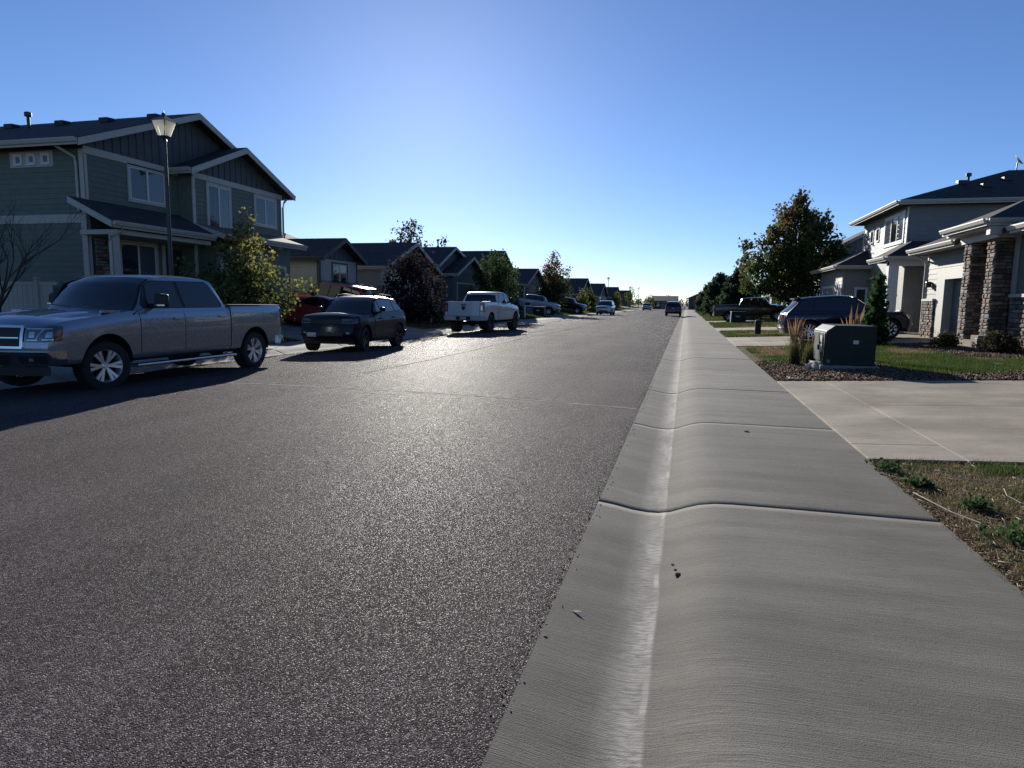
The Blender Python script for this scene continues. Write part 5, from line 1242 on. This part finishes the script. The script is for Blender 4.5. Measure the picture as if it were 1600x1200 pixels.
blades('grass', 'lawn under and beyond the maple on the right', 1.85, 9.2, 43.6, 55.9, 40000, .10, .016, .45, 36)
blades('grass', 'lawn far along the right walk', 1.85, 9.2, 60.6, 140, 40000, .14, .03, .5, 37)
blades('grass', 'bright green verge on the left past the white pickup', -17.6, -13.25, 37.8, 49.4, 45000, .10, .014, .62, 38)
blades('grass', 'dry lawn under the purple leaved tree', -17.6, -13.25, 32.6, 37.8, 22000, .08, .010, .30, 39)
blades('grass', 'lawn strip by the silver white pickup driveway', -17.6, -13.25, 54.6, 66.9, 25000, .11, .018, .55, 40)
blades('grass', 'lawn far along the left walk', -17.6, -13.25, 76.2, 160, 30000, .15, .035, .5, 41)
blades('grass', 'lawn in front of the green house', -17.8, -13.25, 8, 21.1, 30000, .08, .009, .5, 42)

# straws lying on the dry lawn, leafy weeds, bark mulch
def chips(name, label, x, y, n, L, Wd, pal, seed, matl, tilt=.5, z0=.01, cat='bark mulch', jz=.025):
    rng = np.random.default_rng(seed); a = rng.uniform(0, 6.28, n); l = L * rng.uniform(.4, 1.3, n); w = Wd * rng.uniform(.5, 1.3, n); z = gzv(x) + z0 + rng.uniform(0, jz, n)
    t = rng.normal(0, tilt, n); u = rng.normal(0, tilt, n)
    d = np.stack([np.cos(a), np.sin(a), t], 1); e = np.stack([-np.sin(a), np.cos(a), u], 1); P = np.stack([x, y, z], 1); up_ = np.array([0, 0, 1.]) * min(.008, Wd * .4)
    q = [P - d * l[:, None] / 2 - e * w[:, None] / 2, P + d * l[:, None] / 2 - e * w[:, None] / 2, P + d * l[:, None] / 2 + e * w[:, None] / 2, P - d * l[:, None] / 2 + e * w[:, None] / 2]
    V = np.stack(q + [p - up_ * 2 for p in q], 1).reshape(-1, 3); base = (np.arange(n) * 8)[:, None]
    Fc = np.concatenate([base + np.array(f) for f in ([0, 1, 2, 3], [0, 4, 5, 1], [1, 5, 6, 2], [2, 6, 7, 3], [3, 7, 4, 0])], 0)
    T = np.array(pal)[rng.integers(0, len(pal), n)] * rng.uniform(.7, 1.3, n)[:, None]; T = np.tile(T, (5, 1))
    return tag(raw_mesh(name, V, Fc, matl, T), label, cat, None, 'stuff')
rg = np.random.default_rng(77)
MP = [(.085, .056, .040), (.12, .082, .058), (.055, .040, .032), (.16, .115, .085), (.20, .155, .12)]
x = rg.uniform(1.8, 9.0, 30000); y = rg.uniform(13.87, 19.2, 30000)
k = (y < 15.25 + .3 * np.sin(x * 2) + rg.normal(0, .1, 30000)) | ((x < 4.5) & (y < 18.6 + .4 * np.sin(x * 3))); x, y = x[k], y[k]
chips('bark_mulch', 'brown bark mulch around the green utility cabinet', x, y, len(x), .055, .028, MP, 78, MULCH)
x = rg.uniform(6.8, 9.0, 16000); y = rg.uniform(18.6, 24.9, 16000); k = (y > 19.2 + .4 * np.sin(x * 3) + rg.normal(0, .08, 16000)) & ~((x > 8.2) & (y > 21.6)); x, y = x[k], y[k]
chips('bark_mulch', 'brown bark mulch in front of the stone pillars', x, y, len(x), .055, .028, MP, 79, MULCH)
x = rg.uniform(1.80, 6.5, 900); y = rg.uniform(2.0, 6.9, 900)
chips('straw', 'pale dry straws scattered on the near dry lawn', x, y, 900, .09, .0035, [(.42, .36, .26), (.30, .24, .16), (.5, .46, .38)], 80, GRASS, .12, .02, 'straw', .02)
x = XR + np.abs(rg.normal(0, .05, 700)); y = rg.uniform(1.5, 6.9, 700)
chips('straw', 'dead grass clippings along the edge of the near walk', x, y, 700, .05, .004, [(.40, .34, .25), (.25, .18, .11), (.16, .10, .06)], 81, GRASS, .12, .006, 'straw', .01)
x = XA + rg.normal(-.01, .03, 500); y = rg.uniform(2.2, 14, 500)
def grit(name, label, x, y, seed):
    return chips(name, label, x, y, len(x), .009, .006, [(.10, .085, .075), (.16, .13, .11), (.05, .045, .04)], seed, MULCH, .2, .003, 'gravel', .002)
grit('gravel', 'loose grit along the seam between road and gutter', x, y, 82)
def weed(label, x, y, r, seed):
    rng = np.random.default_rng(seed); n = 70; C = np.stack([rng.normal(0, r * .40, n), rng.normal(0, r * .55, n), np.abs(rng.normal(.022, .014, n))], 1)
    V, Fc, ci, P = leaf_cloud(C, 3, .032, .010, rng, 1.3, -.5); T = np.array([(.035, .065, .022), (.05, .085, .03), (.03, .05, .02)])[rng.integers(0, 3, len(P))]
    root = empty('weed', (x, y, gz(x)), label=label, cat='weed', group='weeds in the dry lawn'); raw_mesh('leaves', V, Fc, LEAF, T, root)['kind'] = 'stuff'
weed('leafy weed at the corner of the driveway and the walk', 1.86, 6.62, .16, 1); weed('leafy weed a step nearer than the driveway corner', 1.95, 6.1, .11, 2)
weed('large leafy weed near the right edge of the dry lawn', 2.12, 4.75, .20, 3); weed('leafy weed furthest into the dry lawn', 2.75, 5.9, .13, 4); weed('flat weed in the middle of the dry lawn', 2.15, 5.5, .12, 5)
def twig(label, pts, r=.004):
    o = MB().tube([(x, y, gz(x) + z) for x, y, z in pts], r, 5).build('twig', mat('bleached twig', (.45, .40, .32), .8), None); tag(o, label, 'twig', 'pale twigs on the dry lawn')
twig('longest pale twig bent along the edge of the dry lawn', [(1.80, 5.75, .03), (1.84, 5.5, .035), (1.90, 5.25, .03), (1.98, 5.02, .035), (2.03, 4.85, .03)])
twig('short forked pale twig in the dry lawn', [(2.5, 5.95, .035), (2.42, 5.7, .045), (2.45, 5.55, .035)], .003); twig('pale twig beside the large weed', [(2.02, 4.5, .03), (2.08, 4.35, .04), (2.1, 4.2, .03)], .003)
twig('thin pale twig near the driveway edge', [(2.25, 6.3, .035), (2.35, 6.15, .045), (2.52, 6.08, .035)], .003)

# ornamental grasses
def ornamental(label, loc, n, h, spread, plume, seed, green=True, lean=.35):
    rng = np.random.default_rng(seed); root = empty('ornamental_grass', loc, label=label, cat='ornamental grass', group='clumps of feather grass')
    Vs = []; Fs = []; Ts = []; k = 0
    for i in range(n):
        a = rng.uniform(0, 6.28); L = h * rng.uniform(.45, 1.0); d = np.array([math.cos(a), math.sin(a)]); ln = lean * rng.uniform(.1, 1.0); b0 = rng.normal(0, spread * .3, 2); w = rng.uniform(.003, .006)
        e = np.array([-d[1], d[0]]) * w; pr = []
        for s in (0, .35, .7, 1.0):
            c = b0 + d * ln * L * s ** 1.8; z = L * (s - .12 * ln * s * s); ww = 1 - .8 * s; pr += [(c[0] - e[0]*ww, c[1] - e[1]*ww, z), (c[0] + e[0]*ww, c[1] + e[1]*ww, z)]
        Vs += pr; Fs += [(k, k+1, k+3, k+2), (k+2, k+3, k+5, k+4), (k+4, k+5, k+7, k+6)]; k += 8
        col = np.array([(.05, .075, .022), (.075, .10, .03), (.13, .11, .05)][rng.integers(0, 3)]) if green else np.array((.35, .25, .14)); Ts += [col * .8, col, col * 1.3]
    raw_mesh('leaves', np.array(Vs), np.array(Fs), GRASS, np.array(Ts), root)['kind'] = 'stuff'
    for i in range(plume):
        a = rng.uniform(0, 6.28); L = h * rng.uniform(1.0, 1.55); ln = rng.uniform(.05, .30); b0 = rng.normal(0, spread * .22, 2); dx, dy = math.cos(a) * ln, math.sin(a) * ln
        P = lambda s: (b0[0] + dx * L * s ** 1.5, b0[1] + dy * L * s ** 1.5, L * s); m = MB(); m.tube([P(s) for s in (0, .4, .68)], .0025, 4)
        pts = [P(s) for s in (.62, .72, .82, .92, 1.0)]; m.tube(pts, [.004, .014, .016, .010, .002], 6)
        o = m.build('plume', None, root); me = o.data; me.materials.append(PLUME); at = me.color_attributes.new('tint', 'FLOAT_COLOR', 'CORNER'); c = np.ones((len(me.loops), 4), np.float32); c[:, :3] = np.array([(.55, .44, .28), (.48, .37, .23), (.42, .29, .19)][rng.integers(0, 3)]); at.data.foreach_set('color', c.ravel())
ornamental('tall feather grass with tan plumes left of the green cabinet', (2.60, 17.35, zr(2.6)), 420, .78, .22, 34, 1)
ornamental('low green grass clump close against the cabinet', (2.98, 17.6, zr(2.98)), 240, .62, .18, 4, 2)
ornamental('dry straw coloured grass standing up behind the green cabinet', (4.15, 18.7, zr(4.15)), 220, .95, .16, 22, 3, green=False, lean=.25)

# far-off tree line closing the horizon, one mass
rg = np.random.default_rng(9); n = 900
C = np.stack([rg.uniform(-260, 230, n), rg.uniform(430, 520, n), np.abs(rg.normal(1.4, 1.3, n))], 1)
V, Fc, ci, P = leaf_cloud(C, 10, 1.6, .9, rg, 1.0, .3); T = np.array([(.05, .055, .035), (.065, .065, .04), (.04, .045, .03)])[rg.integers(0, 3, len(P))]
tag(raw_mesh('distant_trees', V, Fc, LEAF, T), 'low far-off line of trees on the horizon beyond the end of the road', 'trees', None, 'stuff')

# ================================================================== street furniture and small things
def lamp(label, loc, h):
    root = empty('street_lamp', loc, label=label, cat='street lamp', group='street lamps on the left')
    b = MB(); b.lathe([(.0, 0), (.16, 0), (.16, .03), (.115, .08), (.11, .75), (.075, .85), (.062, 1.2), (.045, h - .75), (.06, h - .74), (.06, h - .70), (.035, h - .66), (.05, h - .60), (.0, h - .60)], 14, 'z'); b.build('post', IRON, root, smooth=40)
    z = h - .60; gl = bpy.data.materials.get('frosted lamp glass')
    if not gl:
        gl = bpy.data.materials.new('frosted lamp glass'); gl.use_nodes = True; t = gl.node_tree; p = t.nodes['Principled BSDF']; d = t.nodes.new('ShaderNodeBsdfTranslucent'); d.inputs[0].default_value = (.95, .92, .85, 1); m = t.nodes.new('ShaderNodeMixShader'); m.inputs[0].default_value = .75
        p.inputs['Base Color'].default_value = (.7, .68, .62, 1); p.inputs['Roughness'].default_value = .25; t.links.new(p.outputs[0], m.inputs[1]); t.links.new(d.outputs[0], m.inputs[2]); t.links.new(m.outputs[0], t.nodes['Material Output'].inputs[0])
    r0, r1, hh = .115, .215, .38; ln = MB(); ln.box(-r0, r0, -r0, r0, z - .02, z + .01); lo = ln.build('lantern', IRON, root)
    for i in range(4):
        c, s = math.cos(i * math.pi / 2), math.sin(i * math.pi / 2); q = lambda r, t, z_: (c * r - s * t, s * r + c * t, z_)
        b = MB(); b.add([q(r0, -r0 + .02, z + .01), q(r0, r0 - .02, z + .01), q(r1, r1 - .02, z + hh), q(r1, -r1 + .02, z + hh)], [(0, 1, 2, 3)]); b.build('glass_panel', gl, lo)
        b = MB(); b.tube([q(r0, r0, z), q(r1, r1, z + hh)], .012, 5); b.build('lantern_bar', IRON, lo)
    b = MB(); R_ = r1 + .05; b.add([(-R_, -R_, z + hh), (R_, -R_, z + hh), (R_, R_, z + hh), (-R_, R_, z + hh), (-.05, -.05, z + hh + .15), (.05, -.05, z + hh + .15), (.05, .05, z + hh + .15), (-.05, .05, z + hh + .15)], [(0, 3, 2, 1), (4, 5, 6, 7), (0, 1, 5, 4), (1, 2, 6, 5), (2, 3, 7, 6), (3, 0, 4, 7)]); b.build('lantern_cap', IRON, root)
    b = MB(); b.lathe([(.05, z + hh + .15), (.055, z + hh + .20), (.02, z + hh + .24), (.0, z + hh + .30)], 8, 'z'); b.build('finial', IRON, root, smooth=40)
lamp('tall black street lamp with a lantern before the green house', (-13.75, 15.6, zl(-13.75)), 6.30)
lamp('first far street lamp above the roofs near the white SUV', (-14.2, 126, zl(-14.2)), 6.2)
lamp('farthest street lamp beside the last dark house', (-13.9, 205, zl(-13.9)), 6.2)

GREENB = mat('utility green paint', (.018, .029, .024), .55, var=.1, bump=.08, bscale=60, spec=.2)
PAD = mat('weathered pad concrete', (.24, .24, .23), .85, var=.2, vscale=6, bump=.3)
cab = empty('utility_cabinet', (3.05, 16.1, zr(3.05)), label='green steel utility transformer cabinet on a concrete pad by the walk', cat='utility cabinet')
z0 = .24; Lx, Ly, Hh = 1.02, 1.45, .88
b = MB(); b.prism([(0, 0), (0, Hh - .13), (.17, Hh), (Lx, Hh), (Lx, 0)], 0, Ly, axis=1); 
body = b.build('body', GREENB, cab, loc=(0, 0, z0 - zr(3.05)), bevel=.015)
dz = z0 - zr(3.05)
b = MB(); b.box(.50, .512, -.006, 0, .04, Hh - .05); b.build('seam', BLACK, cab, loc=(0, 0, dz))
b = MB(); b.box(-.02, .0, .06, Ly - .06, .05, Hh - .17); d = b.build('door', GREENB, cab, loc=(0, 0, dz), bevel=.008)
b = MB(); b.box(-.05, -.02, .62, .70, .30, .42); b.build('handle', BLACK, d, bevel=.01)
STK = mat('white sticker', (.62, .61, .58), .5); STK2 = mat('warning sticker print', (.45, .40, .36), .5)
for k, (y0_, y1_, a, c) in enumerate(((.30, .58, .50, .64), (.34, .60, .26, .44))):
    b = MB(); b.box(-.024, -.0205, y0_, y1_, a, c); st = b.build('sticker', STK, d); b = MB(); b.box(-.026, -.0245, y0_ + .03, y1_ - .03, a + .03, a + .05); b.build('print', STK2, st)
b = MB(); b.box(.555, .665, -.006, -.001, .48, .56); b.build('label_plate', STK, cab, loc=(0, 0, dz))
b = MB(); b.tube([(.07, -.02, .09), (.07, 0, .09)], .04, 14); b.build('bolt_cover', GREYS, cab, loc=(0, 0, dz))
b = MB(); b.box(-.10, Lx + .08, -.10, Ly + .1, -.16, .0); b.build('pad', PAD, cab, loc=(0, 0, dz), bevel=.015)
ROCKM = mat('pale broken concrete', (.50, .47, .43), .9, var=.15, bump=.5)
for k, (x, y, s, lab) in enumerate(((2.84, 15.98, .13, 'pale rock nearest the corner of the cabinet pad'), (2.74, 16.12, .11, 'pale rock left of its pair at the pad corner'), (2.80, 16.22, .10, 'pale rock standing tallest against the cabinet door'))):
    bm = bmesh.new(); bmesh.ops.create_icosphere(bm, subdivisions=2, radius=1); rng = random.Random(k)
    for v in bm.verts: v.co *= rng.uniform(.8, 1.15)
    me = bpy.data.meshes.new('rock'); bm.to_mesh(me); bm.free(); me.materials.append(ROCKM); o = mobj('rock', me, None, (x, y, zr(x) + s * .6), (k, 0, k * 2), (s * .6, s, s * 1.0)); tag(o, lab, 'rock', 'pale rocks at the cabinet')
def pedestal(label, x, y, w, d_, h, cap='flat', group=None):
    root = empty('utility_pedestal', (x, y, zr(x) if x > 0 else zl(x)), label=label, cat='utility pedestal', group=group)
    b = MB(); b.hexa([(-w/2*1.06, -d_/2*1.06, -.05), (w/2*1.06, -d_/2*1.06, -.05), (w/2*1.06, d_/2*1.06, -.05), (-w/2*1.06, d_/2*1.06, -.05), (-w/2, -d_/2, h), (w/2, -d_/2, h), (w/2, d_/2, h), (-w/2, d_/2, h)]); b.build('body', GREENB, root, bevel=.02)
    b = MB(); b.box(-w/2 - .02, w/2 + .02, -d_/2 - .02, d_/2 + .02, h, h + .05); b.build('lid', GREENB, root, bevel=.015)
    b = MB(); b.box(-w*.2, w*.1, -d_/2*1.06 - .006, -d_/2 - .001, h * .55, h * .68); b.build('label_plate', STK, root)
    return root
pedestal('short green pedestal tucked behind the utility cabinet', 3.0, 18.25, .30, .30, .52)
pc = empty('utility_pedestal', (3.35, 33.6, zr(3.35)), label='dark round topped pedestal on the lawn strip before the maple', cat='utility pedestal')
MB().lathe([(.14, -.05), (.14, .52), (.15, .53), (.15, .62), (.12, .70), (.0, .73)], 14, 'z').build('body', GREENB, pc, smooth=40); b = MB(); b.lathe([(.155, .50), (.155, .53), (.14, .53)], 14, 'z'); b.build('collar', BLACK, pc)
pedestal('green box pedestal in front of the dark pickup driveway', 3.9, 54.0, 1.05, 1.0, .82)
pedestal('dark green cabinet before the silver white pickup', -14.3, 66.2, 1.1, 1.1, .85)
def marker_post(label, x, y, h, w, m=WHITE, group=None, box=False):
    root = empty('mailbox_post' if box else 'marker_post', (x, y, gz(x)), label=label, cat='mailbox' if box else 'marker post', group=group)
    b = MB(); b.box(-w/2, w/2, -w/2, w/2, -.05, h); b.build('post', m, root, bevel=.01)
    b = MB(); b.box(-w*.65, w*.65, -w*.65, w*.65, h, h + .03); b.build('post_cap', m, root, bevel=.01)
    if box:
        b = MB(); b.box(-.10, .52, -w*.6, w*.6, h - .32, h - .20); b.build('arm', m, root)
        b = MB(); P = [(-.09, 0), (.09, 0), (.09, .12), (.06, .19), (0, .215), (-.06, .19), (-.09, .12)]; b.prism([(p[0], h - .20 + p[1]) for p in P], .0, .48, axis=0); b.build('box', BLACK, root)
marker_post('white mailbox post on the green verge before the silver white pickup', -13.75, 57.5, 1.35, .12, box=True)
marker_post('white post under the purple leaved tree', -14.6, 37.2, 1.0, .09)
marker_post('pale utility stub beside the stone pillar step', 8.12, 21.75, .30, .10, mat('grey green plastic', (.22, .23, .19), .6))
def meter(label, x, y):
    root = empty('meter_cover', (x, y, zr(x) + .02), label=label, cat='meter cover'); b = MB(); b.box(-.24, .24, -.32, .32, -.08, .0); b.build('frame', PAD, root, bevel=.01); b = MB(); b.box(-.19, .19, -.27, .27, -.02, .008); l = b.build('lid', mat('meter lid', (.28, .26, .23), .7, var=.15), root, bevel=.006)
    b = MB(); b.box(-.03, .03, .14, .20, .008, .012); b.build('pull_slot', BLACK, l)
meter('flat concrete meter cover in the mulch at the driveway corner', 2.25, 14.35)
def clod(label, x, y, z, s, m, cat, seed, name):
    bm = bmesh.new(); bmesh.ops.create_icosphere(bm, subdivisions=2, radius=1); rng = random.Random(seed)
    for v in bm.verts: v.co *= rng.uniform(.7, 1.25)
    me = bpy.data.meshes.new(name); bm.to_mesh(me); bm.free(); me.materials.append(m); o = mobj(name, me, None, (x, y, z), (0, 0, seed), (s * 1.5, s, s * .6)); tag(o, label, cat)
MUD = mat('dried mud', (.06, .05, .042), .95)
clod('dark mud clod in the near gutter', .02, 3.80, .002, .016, MUD, 'mud clod', 1, 'mud_clod'); clod('tiny dark mud crumb beside the clod in the gutter', -.01, 3.93, .006, .010, MUD, 'mud clod', 2, 'mud_clod')
clod('small brown pebble in the middle of the walk', .75, 8.15, .076, .018, ROCKM, 'pebble', 3, 'pebble')
lf = MB(); lf.add([(-.03, 0, 0), (0, -.012, .004), (.03, 0, .005), (0, .012, .003)], [(0, 1, 2), (0, 2, 3)]); o = lf.build('leaf', mat('dry leaf', (.07, .05, .035), .8)); o.location = (-.47, 3.2, -.008); tag(o, 'dry leaf lying at the road side of the gutter', 'leaf')
pp = MB(); pp.add([(-.07, -.05, 0), (.07, -.045, .02), (.065, .05, .01), (-.06, .05, .03)], [(0, 1, 2), (0, 2, 3)]); o = pp.build('paper_scrap', STK); o.location = (6.6, 16.6, zr(6.6) + .06); tag(o, 'white scrap of litter on the green lawn', 'litter')
